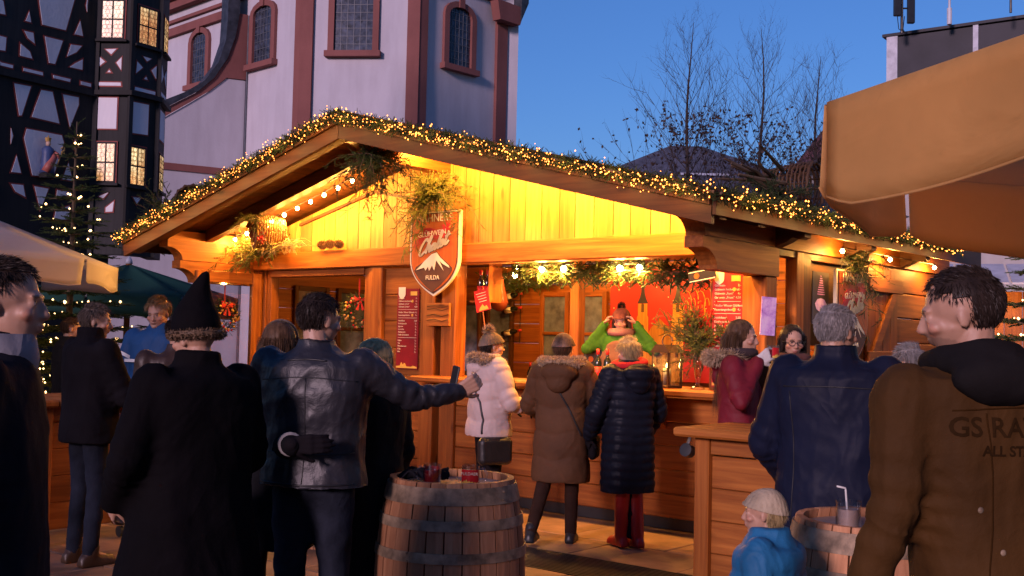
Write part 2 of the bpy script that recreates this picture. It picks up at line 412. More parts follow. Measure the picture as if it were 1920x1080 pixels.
# right leaf, swung inwards
leaf2 = bpy.data.objects.new('door_leaf', None); COL.objects.link(leaf2); leaf2.parent = hut; leaf2.location = (-4.76, .10, 0); leaf2.rotation_euler = (0, 0, R(94))
for a, b in ((0, .12), (lw-.12, lw)): MB().cbox(a, b, -.03, .03, .08, 2.24, .006).build('stile', M['pine_z'], leaf2)
for a, b in ((.08, .26), (.98, 1.1), (2.12, 2.24)): MB().cbox(.121, lw-.121, -.028, .028, a, b, .006).build('rail', M['pine_x'], leaf2)
for k in range(3): MB().cbox(.125+k*.2045, .125+k*.2045+.198, -.015, .015, .262, .978, .004).build('panel_board', M['pine_z'], leaf2)
MB().box(.121, lw-.121, -.004, .004, 1.1, 2.12).build('glazing', M['glass'], leaf2)
# counter
z = .10
for k in range(5):
    h = .205; part('counter_plank', MB().cbox(-3.338, -.152, -.045 - .004*(k % 2), .0, z+.003, z+h-.002, .008), 'pine_x'); z += h
part('counter_dark_gap', MB().box(-3.338, -.152, -.02, .0, .0, .098), 'black')  # black strip painted in for the dark gap below the planks
part('counter_top', MB().cbox(-3.72, -.06, -.34, .36, 1.15, 1.21, .014), 'pine_x')
for xx in (-2.9, -1.9, -.9): part('counter_bracket', MB().prism([(-.046, .85), (-.046, 1.148), (-.30, 1.148), (-.27, 1.10)], 0, xx-.03, xx+.03), 'pine_z')
# projecting purlin logs with carved ends, both sides
def log_profile(y0, y1, za, zb, r):
    n = 7; pts = [(y1, za), (y1, zb), (y0, zb), (y0, zb - (zb-za)*.35)]
    for k in range(1, n+1):
        t = math.pi/2*k/n; pts.append((y0 + r*math.sin(t)*.98, zb-(zb-za)*.35 - (zb-za)*.65*(1-math.cos(t))))
    return pts
for xs, xc in ((1, 0.0), (-1, XL)):
    part('purlin_log', MB().prism(log_profile(-1.27, 4.2, 2.402, 2.62, .2), 0, xc-.085, xc+.085), 'pine_y')
    part('purlin_log', MB().prism(log_profile(-1.10, .13, 2.16, 2.398, .22), 0, xc-.08, xc+.08), 'pine_y')
    part('purlin_log', MB().prism(log_profile(-1.3, 4.2, 2.623, roofz(xc)-.075, .05), 0, xc-.07, xc+.07), 'pine_y')
part('ridge_log', MB().prism(log_profile(-1.3, 4.2, 3.28, 3.50, .2), 0, RX-.09, RX+.09), 'pine_y')
# roof: deck, boards, rafters, bargeboards, eave fascia
for xa, xb, s_ in ((RX, ER, 'right'), (EL, RX, 'left')):
    za, zb = roofz(xa), roofz(xb)
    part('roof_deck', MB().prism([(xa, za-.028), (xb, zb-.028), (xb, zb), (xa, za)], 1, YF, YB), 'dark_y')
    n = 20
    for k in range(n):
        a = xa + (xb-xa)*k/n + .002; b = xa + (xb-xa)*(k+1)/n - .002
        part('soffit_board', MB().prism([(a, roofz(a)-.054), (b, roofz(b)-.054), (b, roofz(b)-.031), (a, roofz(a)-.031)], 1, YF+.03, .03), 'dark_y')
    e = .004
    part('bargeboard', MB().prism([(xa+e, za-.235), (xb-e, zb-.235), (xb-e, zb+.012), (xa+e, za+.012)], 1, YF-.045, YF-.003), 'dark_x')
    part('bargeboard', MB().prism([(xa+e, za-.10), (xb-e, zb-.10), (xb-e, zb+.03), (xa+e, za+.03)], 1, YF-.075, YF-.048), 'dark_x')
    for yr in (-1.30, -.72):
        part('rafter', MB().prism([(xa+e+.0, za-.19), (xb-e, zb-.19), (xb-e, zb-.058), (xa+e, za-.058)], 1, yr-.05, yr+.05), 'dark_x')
part('eave_fascia', MB().box(ER+.002, ER+.03, YF-.04, YB, EZ-.17, EZ+.02), 'dark_y')
part('eave_fascia', MB().box(EL-.03, EL-.002, YF-.04, YB, EZ-.17, EZ+.02), 'dark_y')
part('ridge_cap', MB().prism([(RX-.16, roofz(RX-.16)+.004), (RX, RZ+.004), (RX+.16, roofz(RX+.16)+.004), (RX+.16, roofz(RX+.16)+.03), (RX, RZ+.035), (RX-.16, roofz(RX-.16)+.03)], 1, YF-.08, YB), 'dark_y')
# carved brackets under the right eave
for yc in (.10, 1.45, 2.8):
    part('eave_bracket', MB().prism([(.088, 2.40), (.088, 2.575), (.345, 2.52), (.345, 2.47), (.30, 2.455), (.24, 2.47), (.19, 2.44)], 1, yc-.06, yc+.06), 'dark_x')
# side wall (faces right): planks, openings, frames
def side_planks(y0, y1, z0, z1, h=.24):
    n = max(1, round((z1-z0)/h)); h = (z1-z0)/n
    for k in range(n): part('wall_plank', MB().cbox(-.03, .045, y0+.002, y1-.002, z0+k*h+.003, z0+(k+1)*h-.003, .01), 'pine_y')
side_planks(.125, 4.2, .06, 1.14); side_planks(1.92, 4.2, 1.14, 2.40); 
part('side_sill', MB().cbox(-.2, .25, .125, 1.95, 1.145, 1.19, .01), 'pine_y')
part('window_post', MB().cbox(-.05, .06, .50, .64, 1.192, 2.40, .008), 'pine_z')
part('window_post', MB().cbox(-.05, .05, .645, .80, 1.192, 2.40, .008), 'dark_z')
part('window_post', MB().cbox(-.05, .05, 1.82, 1.918, 1.192, 2.40, .008), 'dark_z')
part('window_head', MB().cbox(-.05, .05, .125, 1.918, 2.34, 2.40, .006), 'dark_y')
part('window_dark_board', MB().box(-.03, -.01, .802, 1.818, 1.60, 2.338), 'dark_y')  # dark board across the upper part of the open window
# open shutter folded back on the wall
sh = bpy.data.objects.new('shutter', None); COL.objects.link(sh); sh.parent = hut; sh.location = (.052, 1.96, 1.30)
for k in range(4): MB().cbox(0, .025, k*.19+.002, k*.19+.188, 0, 1.06, .004).build('shutter_board', M['pine_z'], sh)
for a, b in ((.12, .26), (.83, .97)): MB().cbox(.027, .06, -.02, .82, a, b, .006).build('shutter_rail', M['pine_y'], sh)
MB().prism([(.08, .262), (.22, .262), (.70, .828), (.56, .828)], 0, .027, .055).build('shutter_brace', M['pine_y'], sh)
# inside of the hut
M['dusk_glass'] = plain('dusk_window', (.16, .19, .27), .08, bmp=0, spec=.8, var=.3)
part('hut_floor', MB().box(XL+.09, XR-.09, .1, 2.9, .0, .04), 'dark_x')
part('ceiling', MB().box(XL+.09, XR-.09, .052, 2.9, 2.56, 2.59), 'pine_x')
z = .05
for k in range(10):
    part('back_wall_plank', MB().cbox(XL+.09, XR-.09, 2.84, 2.88, z+.002, z+.248, .006), 'pine_x'); z += .25
z = .05
for k in range(10):
    part('side_wall_plank', MB().cbox(XL-.03, XL+.03, .1, 4.2, z+.002, z+.232, .006), 'pine_y'); z += .234
for ya in (.55, 1.25):
    w_ = bpy.data.objects.new('side_window', None); COL.objects.link(w_); w_.parent = hut
    for a, b in ((ya, ya+.06), (ya+.50, ya+.56)): MB().cbox(XL+.032, XL+.08, a, b, 1.2, 2.2, .006).build('frame', M['dark_z'], w_)
    for c, d in ((1.2, 1.26), (1.66, 1.70), (2.14, 2.2)): MB().cbox(XL+.032, XL+.075, ya+.062, ya+.498, c, d, .006).build('frame', M['dark_y'], w_)
    MB().box(XL+.04, XL+.05, ya+.062, ya+.498, 1.26, 2.14).build('pane', M['dusk_glass'], w_)
part('inner_post', MB().cbox(-2.84, -2.72, 1.15, 1.27, .04, 2.56, .008), 'pine_z')
part('inner_beam', MB().cbox(XL+.09, XR-.09, .42, .52, 2.38, 2.555, .008), 'pine_x')
part('back_counter', MB().cbox(-4.6, -.3, 2.2, 2.83, .95, 1.0, .008), 'dark_x')
for k, xa in enumerate((-4.6, -3.5, -2.4, -1.3)): part('back_counter_door', MB().cbox(xa+.01, xa+1.09, 2.22, 2.25, .06, .94, .006), 'pine_x')
M['dusk_glass_'] = plain('dusk_window', (.16, .19, .27), .08, bmp=0, spec=.8, var=.3)
for xa in (-4.55, -3.98):
    w_ = bpy.data.objects.new('back_window', None); COL.objects.link(w_); w_.parent = hut
    for a, b, c, d in ((xa, xa+.06, 1.2, 2.2), (xa+.40, xa+.46, 1.2, 2.2)): MB().cbox(a, b, 2.78, 2.838, c, d, .006).build('frame', M['pine_z'], w_)
    for c, d in ((1.2, 1.26), (1.66, 1.70), (2.14, 2.2)): MB().cbox(xa+.062, xa+.398, 2.785, 2.838, c, d, .006).build('frame', M['pine_x'], w_)
    MB().box(xa+.062, xa+.398, 2.81, 2.82, 1.26, 2.14).build('pane', M['dusk_glass'], w_)
for xa in (-6.0, -5.45):
    w_ = bpy.data.objects.new('back_window', None); COL.objects.link(w_); w_.parent = hut
    for a, b in ((xa, xa+.05), (xa+.40, xa+.45)): MB().cbox(a, b, 2.78, 2.838, 1.1, 2.1, .006).build('frame', M['dark_z'], w_)
    for c, d in ((1.1, 1.16), (2.04, 2.1)): MB().cbox(xa+.052, xa+.398, 2.785, 2.838, c, d, .006).build('frame', M['dark_x'], w_)
    MB().box(xa+.052, xa+.398, 2.81, 2.82, 1.16, 2.04).build('pane', M['dusk_glass'], w_)

# ---------------------------------------------------------------- lamps of the hut
def bulb_string(name, label, pts, r, power, wire=True, step=1, col=(1, .43, .075), mat='bulb'):
    t = thing(name, label, 'string lights'); t.matrix_world = HM.copy()
    if wire: MB().tube([(p[0], p[1], p[2]+r+.012) for p in pts], .005, 5).build('cable', M['black'], t)
    for k, p in enumerate(pts):
        mb = MB().lathe([(.001, -r), (r*.7, -r*.7), (r, 0), (r*.8, r*.6), (r*.45, r*.9)], 10, p)
        b = mb.build('bulb', M[mat], t, True); b.visible_shadow = True
        MB().lathe([(r*.5, r*.9), (r*.5, r*.9+.022)], 8, p).build('socket', M['black'], t)
        if k % step == 0: bulb_light('bulb_glow', t, (p[0], p[1], p[2]-r-.02), power, col)
    return t
# ================================================================ LIGHTS, GARLANDS, SIGNS ON THE HUT
bulb_string('string_lights', 'row of round warm bulbs along the left slope under the gable roof',
            [(-6.52+.222*k, -.45, 2.68+.060*k) for k in range(10)], .022, 22, step=1)
bulb_string('string_lights', 'warm bulbs hidden behind the right bargeboard under the gable roof',
            [(-3.35+.5*k, -.62, roofz(-3.35+.5*k)-.085) for k in range(7)], .016, 72, step=1, wire=False)
bulb_string('string_lights', 'warm bulbs hanging over the open counter of the hut',
            [(-2.55, .30, 2.29), (-2.28, .30, 2.29), (-1.62, .30, 2.28), (-1.40, .30, 2.28), (-3.1, .55, 2.26)], .03, 34)
bulb_string('string_lights', 'warm bulbs above the back bar inside the hut',
            [(-4.2, 1.9, 2.45), (-3.0, 2.1, 2.45), (-1.8, 2.1, 2.45), (-.8, 1.7, 2.45)], .03, 26)
bulb_string('string_lights', 'warm bulbs under the right eave beside the shutter', [(.20, 1.1, 2.44), (.20, 2.2, 2.44), (.20, 3.4, 2.44)], .02, 13)

GF = YF - .10
garland('lit_garland', 'thick fir garland with fairy lights along the left gable edge of the hut roof', 'garland',
        [(EL-.05, GF, EZ-.04), (RX, GF, RZ-.02)], 640, .042, .064, 'fir_dark', 460, out=(0, -1, -.35), lr=.0058, nl=8, lpow=2.4)
garland('lit_garland', 'thick fir garland with fairy lights along the right gable edge of the hut roof', 'garland',
        [(RX, GF, RZ-.02), (ER+.05, GF, EZ-.02)], 640, .042, .064, 'fir_dark', 520, out=(0, -1, -.35), lr=.0058, nl=8, lpow=2.4)
garland('lit_garland', 'thick fir garland with fairy lights along the side eave of the hut', 'garland',
        [(ER+.09, YF-.08, EZ-.03), (ER+.09, 3.4, EZ-.03)], 600, .042, .066, 'fir_dark', 440, out=(1, 0, -.35), lr=.0058, nl=8, lpow=2.4)
garland('fir_garland', 'fir garland hanging from the beam above the open counter', 'garland',
        [(-2.95, .36, 2.33), (-2.3, .36, 2.25), (-1.6, .36, 2.27), (-.9, .36, 2.22), (-.3, .36, 2.30)], 300, .07, .15, 'fir')
garland('fir_garland', 'small fir garland hanging deep inside the hut by the wine rack', 'garland',
        [(-5.4, 2.7, 2.36), (-4.9, 2.7, 2.30), (-4.2, 2.7, 2.36)], 260, .05, .13, 'fir')
garland('fir_garland', 'upright fir garland inside the side window of the hut', 'garland',
        [(-.45, .75, 2.45), (-.5, .72, 1.9), (-.55, .8, 1.2)], 400, .09, .17, 'fir')

def spray(name, label, cat, base, dirs, n, L, mat='fir', group=None, templ=None, spread=.45, droop=.0):
    """cut boughs: stems fanning out from a base point, each carrying twigs"""
    t = thing(name, label, cat, group=group); t.matrix_world = HM.copy()
    P = []; D = []; Ls = []; stems = MB()
    for k in range(n):
        d = Vector(random.choice(dirs)) + Vector(rng.normal(0, spread, 3)); d.normalize(); l = L*random.uniform(.55, 1.15)
        pts = []
        for i in range(7):
            s_ = i/6; pts.append(Vector(base) + Vector(rng.normal(0, .02, 3)) + d*l*s_ + Vector((0, 0, -droop*l*s_*s_)))
        stems.tube(pts, [.006*(1-.8*i/6) for i in range(7)], 4)
        for i in range(1, 7):
            dd = (pts[i]-pts[i-1]).normalized()
            for q in range(4):
                v = dd + Vector(rng.normal(0, .75, 3)); P.append(pts[i] - dd*random.uniform(0, l/7)); D.append(v); Ls.append(l*.30*random.uniform(.6, 1.1)*(1.15-.6*i/6))
    V, T = scatter_twigs([tuple(p) for p in P], [tuple(d) for d in D], np.array(Ls), templ)
    tag(npmesh('needles', V, T, M[mat], t), kind='stuff'); stems.build('stem', M['twig'], t)
    return t
spray('fir_spray', 'big hanging fir bunch under the ridge of the hut', 'fir branch', (-3.5, -1.15, 3.30), [(.5, -.1, -.35), (-.5, -.1, -.35), (0, -.2, -.7), (.9, 0, -.1)], 44, .48, 'fir', droop=.4)
spray('fir_spray', 'lush green bough arching over the top of the shield sign on the gable', 'fir branch', (-3.44, -.30, 3.06), [(.8, -.2, .05), (-.8, -.2, -.05), (.5, -.3, .3), (-.3, -.3, .2), (.9, -.1, -.5), (-.9, -.1, -.5)], 64, .50, 'fir_yellow', droop=.5, spread=.32)
spray('fir_spray', 'dark fir bunch above the shield sign on the side wall', 'fir branch', (.16, 1.5, 2.36), [(.2, .9, .0), (.2, -.9, 0), (.5, .2, -.5), (.4, 0, .3)], 22, .40, 'fir_dark', droop=.5)

def text_part(name, s, size, m, parent, loc, rot=(R(90), 0, 0), shear=0, bold=0, align='CENTER', depth=.0015):
    c = bpy.data.curves.new('t', 'FONT'); c.body = s; c.size = size; c.shear = shear; c.offset = bold; c.align_x = align; c.align_y = 'CENTER'; c.extrude = depth; c.resolution_u = 3
    o = bpy.data.objects.new('t', c); COL.objects.link(o)
    dgp = bpy.context.evaluated_depsgraph_get(); me = bpy.data.meshes.new_from_object(o.evaluated_get(dgp))
    bpy.data.objects.remove(o); bpy.data.curves.remove(c)
    n = bpy.data.objects.new(name, me); COL.objects.link(n); me.materials.clear(); me.materials.append(m); n.parent = parent; n.location = loc; n.rotation_euler = rot
    return n
def catmull(pts, k=6):
    P = [Vector((*p, 0)) for p in pts]; P = [P[0]*2-P[1]] + P + [P[-1]*2-P[-2]]; out = []
    for i in range(1, len(P)-2):
        for j in range(k):
            t = j/k; a, b, c, d = P[i-1], P[i], P[i+1], P[i+2]
            out.append(.5*((2*b)+(c-a)*t+(2*a-5*b+4*c-d)*t*t+(3*b-a-3*c+d)*t**3))
    out.append(P[-2]); return out
SCRIPT = [[(1.3,1.75),(1.15,2.2),(.7,2.0),(.25,1.1),(.25,.3),(.6,-.05),(1.15,.3)],
          [(1.25,.2),(1.65,1.1),(2.0,2.1),(1.85,2.35),(1.65,1.7),(1.5,0)], [(1.52,.4),(1.85,.95),(2.1,.85),(2.05,.3),(2.2,.0),(2.5,.35)],
          [(3.0,.85),(2.7,.98),(2.43,.5),(2.6,.03),(2.9,.3),(3.08,.95),(3.0,.3),(3.15,.0),(3.4,.3)],
          [(3.38,.3),(3.8,1.4),(3.98,2.2),(3.75,2.25),(3.6,1.3),(3.55,.35),(3.75,.0),(4.05,.3)],
          [(4.0,.4),(4.4,.65),(4.42,.95),(4.2,.97),(4.03,.5),(4.2,.03),(4.5,.1),(4.78,.45)],
          [(4.75,.4),(5.0,1.1),(5.15,1.9)], [(5.13,1.8),(4.95,.7),(5.0,.08),(5.3,.1),(5.55,.45)], [(4.72,1.3),(5.5,1.42)]]
def ribbon(mb, pts, w, y0, y1):
    for i in range(len(pts)-1):
        a, b = pts[i], pts[i+1]; d = (b-a)
        if d.length < 1e-6: continue
        d.normalize(); n = Vector((-d.y, d.x, 0)); q = w*(.62+.5*abs(d.y))
        a = a - d*w*.3; b = b + d*w*.3
        mb.prism([(p.x, p.y) for p in (a-n*q, b-n*q, b+n*q, a+n*q)], 1, y0, y1)
def shield(w, top, bot, k=10):
    pts = [(-w, top), (w, top)]
    for i in range(k+1):
        t = i/k; q = ((1-t)**2*w + 2*t*(1-t)*w*.98 + 0, (1-t)**2*(-.05) + 2*t*(1-t)*(-.27) + t*t*bot); pts.append(q)
    for i in range(k-1, -1, -1):
        x_, z_ = pts[2+i]; pts.append((-x_, z_))
    return pts
def shield_sign(label, loc, rz):
    t = thing('shield_sign', label, 'sign', loc, rz, 'shield shaped chalet signs')
    def P(n, poly, y0, y1, m): return MB().prism(poly, 1, y0, y1).build(n, M[m], t)
    P('backing', shield(.345, .425, -.43), -.0, .03, 'cream'); P('border', shield(.323, .41, -.405), -.008, -.001, 'sign_brown')
    P('board', shield(.308, .40, -.388), -.014, -.009, 'sign_orange')
    P('mountain', [(-.265, -.17), (-.235, -.13), (-.13, -.08), (-.02, .0), (.05, .02), (.11, -.04), (.2, -.10), (.262, -.15), (.262, -.18), (.2, -.245), (.1, -.325), (0, -.387), (-.1, -.325), (-.2, -.245)], -.018, -.015, 'sign_brown')
    P('snow', [(-.235, -.165), (-.17, -.12), (-.12, -.075), (-.02, -.008), (.05, .008), (.1, -.045), (.215, -.125), (.23, -.15), (.14, -.11), (.085, -.075), (.15, -.175), (.045, -.07), (.02, -.17), (-.01, -.12), (-.05, -.175), (-.065, -.13), (-.1, -.17), (-.12, -.14)], -.022, -.019, 'cream')
    bn = [(-.21, .1+.12), (-.15, .255), (-.05, .262), (.05, .235), (.16, .255), (.16, .165), (.05, .14), (-.05, .165), (-.15, .155), (-.21, .13)]
    P('banner', bn, -.020, -.016, 'red')
    P('banner_tail', [(.10, .285), (.16, .285), (.19, .33), (.255, .35), (.225, .30), (.275, .265), (.165, .22)], -.0185, -.0155, 'red')
    P('banner_tail', [(-.275, .17), (-.235, .15), (-.28, .06), (-.16, .105), (-.12, .148), (-.2, .19)], -.0185, -.0155, 'red')
    text_part('lettering', 'HAHNERS', .112, M['cream'], t, (0, -.017, .355))
    text_part('lettering', 'GLÜHWEIN', .075, M['cream'], t, (-.022, -.0215, .200), (R(90), R(-4), 0))
    text_part('lettering', 'FULDA', .062, M['cream'], t, (0, -.0225, -.245))
    for m, dx, y in (('sign_brown', .006, -.0175), ('cream', 0, -.022)):
        mb = MB()
        for st in SCRIPT:
            pts = catmull(st)
            pts = [Vector(((p.x-2.9)*.075 + p.y*.022 + dx, 0, 0)) + Vector((0, p.y*.07 + (p.x-2.9)*.022 + .035 - dx*.8, 0)) for p in pts]
            ribbon(mb, pts, .0115, y, y+.0025)
        mb.build('script_lettering', M[m], t)
    for sx in (-.22, .22): MB().tube([(sx, .012, .42), (sx*.9, .012, .56)], .004, 5).build('hanger', M['darkmetal'], t)
    return t
shield_sign('orange shield sign with snowy mountain hanging on the gable front', H(-3.52, -.22, 2.44), HA)
shield_sign('orange shield sign hanging beside the shutter on the side wall', H(.16, 1.42, 1.86), HA + R(90))

def menu(label, loc, rz, w, h, lit):
    t = thing('menu_board', label, 'menu board', loc, rz)
    MB().box(-w/2, w/2, 0, .012, 0, h).build('board', M['menu_red_shade' if not lit else 'red_print'], t)  # light is put into the colour: brighter red if lit, darker if not
    MB().prism(shield_small(w*.16), 1, -.004, -.001).build('crest', M['cream'], t).location = (-w*.28, 0, h*.945)
    MB().box(w*.12, w*.42, -.004, -.001, h*.915, h*.965).build('price_tag', M['gold'], t)
    rows = [('Glühwein', '3,-'), ('Glühwein hochwertig', '4,-'), ('Glühwein „Rosé“', '4,-'), ('Glühwein „Fruxx“', '4,50'), None, ('Weißer Winzer Glühwein', '4,-'), ('Feuerzangenbowle', '4,-'), None, ('Heidelbeer', '3,50'), ('Kinderpunsch', '3,-'), ('Jagertee', '4,-'), ('Lumumba', '4,-'), ('Apfelpunsch', '3,-'), ('Heiße Schokolade', '3,-'), None, ('Kaffee', '2,-'), ('Tee', '2,-'), ('Mineralwasser', '2,-'), ('Cola', '2,-'), ('Bier', '3,-')]
    z = h*.88; dz = h*.70/len(rows)
    for r_ in rows:
        if r_:
            text_part('menu_line', r_[0], dz*.76, M['cream'], t, (-w*.43, -.002, z), align='LEFT', depth=.0008)
            text_part('menu_price', r_[1], dz*.8, M['cream'], t, (w*.43, -.002, z), align='RIGHT', depth=.0008)
        else: MB().box(-w*.43, w*.43, -.003, -.001, z-.001, z+.002).build('rule', M['cream'], t)
        z -= dz
    for k in (1, 6): 
        MB().lathe([(dz*.5, -.0015), (dz*.5, .0015)], 12).xf(Matrix.Translation((w*.22, -.004, h*.88-dz*k)) @ Matrix.Rotation(R(90), 4, 'X')).build('badge', M['gold'], t)
    MB().prism([(-w*.48, .01), (w*.48, .01), (w*.48, h*.03), (w*.3, h*.045), (w*.2, h*.03), (0, h*.035), (-w*.1, h*.075), (-w*.17, h*.05), (-w*.24, h*.085), (-w*.3, h*.04), (-w*.48, h*.035)], 1, -.004, -.001).build('skyline', M['gold'], t)
def shield_small(s): return [(x/.345*s, z/.345*s) for x, z in shield(.345, .425, -.43, 6)]
menu('red menu list in a shaded darker red on the plank wall below the shield sign', H(-4.05, -.048, 1.26), HA, .32, .84, False)
menu('red menu list in a lit brighter red on the corner board beside the counter', H(-.295, -.045, 1.24), HA, .285, .96, True)

def flat_card(name, label, cat, loc, rz, w, h, m, tilt=0, thick=.006, group=None):
    t = thing(name, label, cat, loc, rz, group); t.rotation_euler = (0, R(tilt), rz)
    MB().box(-w/2, w/2, 0, thick, -h/2, h/2).build('card', M[m] if isinstance(m, str) else m, t); return t
t = flat_card('wood_plaque', 'small square wooden plaque hanging under the shield sign', 'plaque', H(-3.54, -.13, 1.83), HA, .31, .23, 'pine_x', 0, .03)
for k, z in enumerate((-.06, -.01, .05, .08)): MB().tube([(-.15, -.002, z), (-.05, -.002, z+.012), (.06, -.002, z-.008), (.15, -.002, z+.01)], .004, 4).build('carved_line', M['dark_x'], t)
t = flat_card('flyer', 'tilted red flyer with white lines hanging at the counter opening', 'flyer', H(-3.13, .08, 1.98), HA, .19, .22, 'red', -12)
for k in range(4): MB().box(-.07+.01*k, .06, -.002, -.0005, .07-k*.028, .075-k*.028).build('print_line', M['cream'], t)
MB().prism([(-.06, -.1), (.07, -.1), (.05, -.06), (.02, -.07), (0, -.04), (-.04, -.07)], 1, -.002, -.0005).build('print_skyline', M['gold'], t)
MB().tube([(-.02, .01, -.1), (-.02, .01, -.38)], .006, 6).build('stick', M['pine_z'], t)
t = flat_card('price_card', 'dark tilted card with round orange picture above the bright menu', 'card', H(-.50, -.12, 2.17), HA, .26, .10, 'black', -9)
for a in (-.042, .034): MB().box(-.125, .125, -.002, -.0005, a, a+.006).build('edge_line', M['cream'], t)
MB().lathe([(.025, -.001), (.025, .001)], 14).xf(Matrix.Translation((-.05, -.002, .0)) @ Matrix.Rotation(R(90), 4, 'X')).build('picture', M['sign_orange'], t)
# purple winter posters
def purple():
    m, nt, b, N, L = nodemat('purple_print'); v = coords(nt, (9, 9, 9), False)
    n = noise_tex(nt, v, 1.0, 6, .7)
    L.new(ramp(nt, n, [(.28, (.06, .02, .10)), (.42, (.55, .28, .75)), (.55, (.80, .55, .92)), (.8, (.92, .80, .97))]), b.inputs['Base Color'])
    b.inputs['Roughness'].default_value = .35; return m
M['purple'] = purple(); M['purple_light'] = plain('purple_ink', (.62, .3, .8), .4, bmp=0); M['poster_dark'] = plain('poster_dark', (.035, .03, .05), .35, bmp=0)
t = flat_card('poster', 'pale purple winter poster fixed to the corner post', 'poster', H(.09, -.07, 1.83), HA + R(62), .14, .31, 'purple', 3)
t = flat_card('poster', 'dark poster of a purple lit tree in the side window', 'poster', H(.056, .98, 2.02), HA + R(90), .33, .46, 'poster_dark')
for k in range(9): MB().box(-.012-.008*k, .012+.008*k, -.003, -.001, .19-.02*k, .198-.02*k).build('printed_tree_light', M['purple_light'], t)
MB().lathe([(.001, -.05), (.09, -.02), (.12, .03), (.07, .07), (.001, .08)], 12).xf(Matrix.Translation((0, -.002, -.08)) @ Matrix.Diagonal((1, .02, 1, 1))).build('printed_tree_base', M['purple'], t)

# ---------------------------------------------------------------- wreaths, baskets, cones, straw
M['cone'] = plain('pine_cone', (.16, .08, .04), .7, var=.3); M['berry'] = plain('berry_red', (.5, .02, .02), .25, bmp=0); M['nut'] = plain('nut_brown', (.36, .2, .07), .4, bmp=0)
M['clay'] = plain('glazed_clay', (.22, .05, .025), .22, bmp=.05)
def wreath(label, loc, rz):
    t = thing('wreath', label, 'wreath', loc, rz, 'door wreaths'); n = 260
    a = rng.uniform(0, 2*math.pi, n); c = np.stack([np.cos(a)*.135, np.zeros(n), np.sin(a)*.135], 1)
    r = rng.normal(size=(n, 3)); r[:, 1] -= .5; r /= np.linalg.norm(r, axis=1, keepdims=True)
    V, T = scatter_twigs(c + r*.02, r + np.stack([-np.sin(a), 0*a, np.cos(a)], 1)*.7, .085*rng.uniform(.7, 1.2, n)); tag(npmesh('fir_ring', V, T, M['fir'], t), kind='stuff')
    for mname, cnt, rad in (('nut', 26, .019), ('berry', 22, .014), ('gold', 12, .015)):
        mb = MB()
        for k in range(cnt):
            q = random.uniform(0, 6.28); rr_ = .135 + random.uniform(-.045, .045)
            mb.ball((math.cos(q)*rr_, -.045-random.uniform(0, .02), math.sin(q)*rr_), rad*random.uniform(.7, 1.1), None, 7, 5)
        tag(mb.build('wreath_fruit', M[mname], t, True), kind='stuff')
    MB().box(-.008, .008, -.01, -.006, .13, .36).build('ribbon', M['red'], t)
    mb = MB()
    for s_ in (-1, 1):
        mb.prism([(0, .13), (s_*.07, .17), (s_*.075, .10)], 1, -.075, -.06); mb.prism([(0, .13), (s_*.05, .02), (s_*.02, .01)], 1, -.075, -.06)
    mb.build('bow', M['red'], t)
wreath('round berry wreath with red ribbon on the open door leaf', H(-6.55, -.55, 1.78), HA + R(87))
wreath('berry wreath with red bow at the right door jamb', H(-4.84, -.02, 1.86), HA + R(60))
def basket(label, loc, rz, r, l, m, tilt):
    t = thing('wicker_basket', label, 'basket', loc, rz); t.rotation_euler = (tilt, 0, rz); seg = 28
    # woven strands: horizontal rings in and out of ribs, lying on its side along y
    mb = MB()
    for k in range(13):
        yy = -l/2 + l*k/12; rk = r*(1 - .28*((k/12)-.0)**2) if True else r
        pts = [((rk + .010*(1 if (i+k) % 2 else -1))*math.cos(2*math.pi*i/seg), yy, (rk + .010*(1 if (i+k) % 2 else -1))*math.sin(2*math.pi*i/seg)) for i in range(seg+1)]
        mb.tube(pts, .011 if k else .018, 5, False)
    mb.build('weave', M[m], t, True)
    mb = MB()
    for i in range(seg//2):
        a = 2*math.pi*i*2/seg; mb.tube([(r*math.cos(a)*s_, yy, r*math.sin(a)*s_) for yy, s_ in ((-l/2, 1), (0, .93), (l/2, .72))], .008, 4)
    mb.build('rib', M[m], t)
    MB().lathe([(r*.7, l/2-.01), (r*.7, l/2+.005)], seg).xf(Matrix.Rotation(R(-90), 4, 'X')).build('base', M[m], t)
    return t
basket('lit round wicker basket on the beam above the hut door', H(-5.80, -.52, 2.74), HA + R(-28), .18, .32, 'wicker', 0)
basket('dark wicker basket lying on the left end of the hut roof', H(-6.75, -.9, 3.05), HA + R(60), .2, .4, 'wicker_dark', 0)
basket('dark wicker basket lying on the right slope of the hut roof', H(-.62, 1.75, 3.14), HA + R(95), .23, .5, 'wicker_dark', 0)
t = thing('clay_jug', 'glossy brown clay ball jug lying in the lit wicker basket', 'jug', H(-5.80, -.66, 2.71), HA)
MB().lathe([(.001, -.12), (.07, -.11), (.115, -.05), (.125, 0), (.10, .06), (.05, .10), (.035, .14), (.045, .16), (.03, .16), (.02, .12)], 20).xf(Matrix.Rotation(R(60), 4, 'X')).build('body', M['clay'], t, True)
MB().tube([(.04, -.13, .06), (.1, -.1, .1), (.12, 0, .04)], .012, 6).build('handle', M['clay'], t, True)
spray('thuja_spray', 'yellow green bough drooping over the lit wicker basket', 'branch', (-5.72, -.74, 2.88), [(.5, -.3, -.3), (-.1, -.4, -.1), (.7, -.2, -.5)], 12, .30, 'fir_yellow', droop=.6, spread=.35)
spray('straw_bundle', 'straw and grass bundle spilling left along the door beam', 'straw', (-6.0, -.22, 2.62), [(-.95, -.1, .05), (-.9, -.2, -.05), (-.8, -.3, -.12)], 20, .72, 'fir_yellow', droop=.12, spread=.18)
t = thing('straw_nest', 'loose straw stalks under the lit wicker basket', 'straw', H(-5.75, -.40, 2.56), HA); mb = MB()
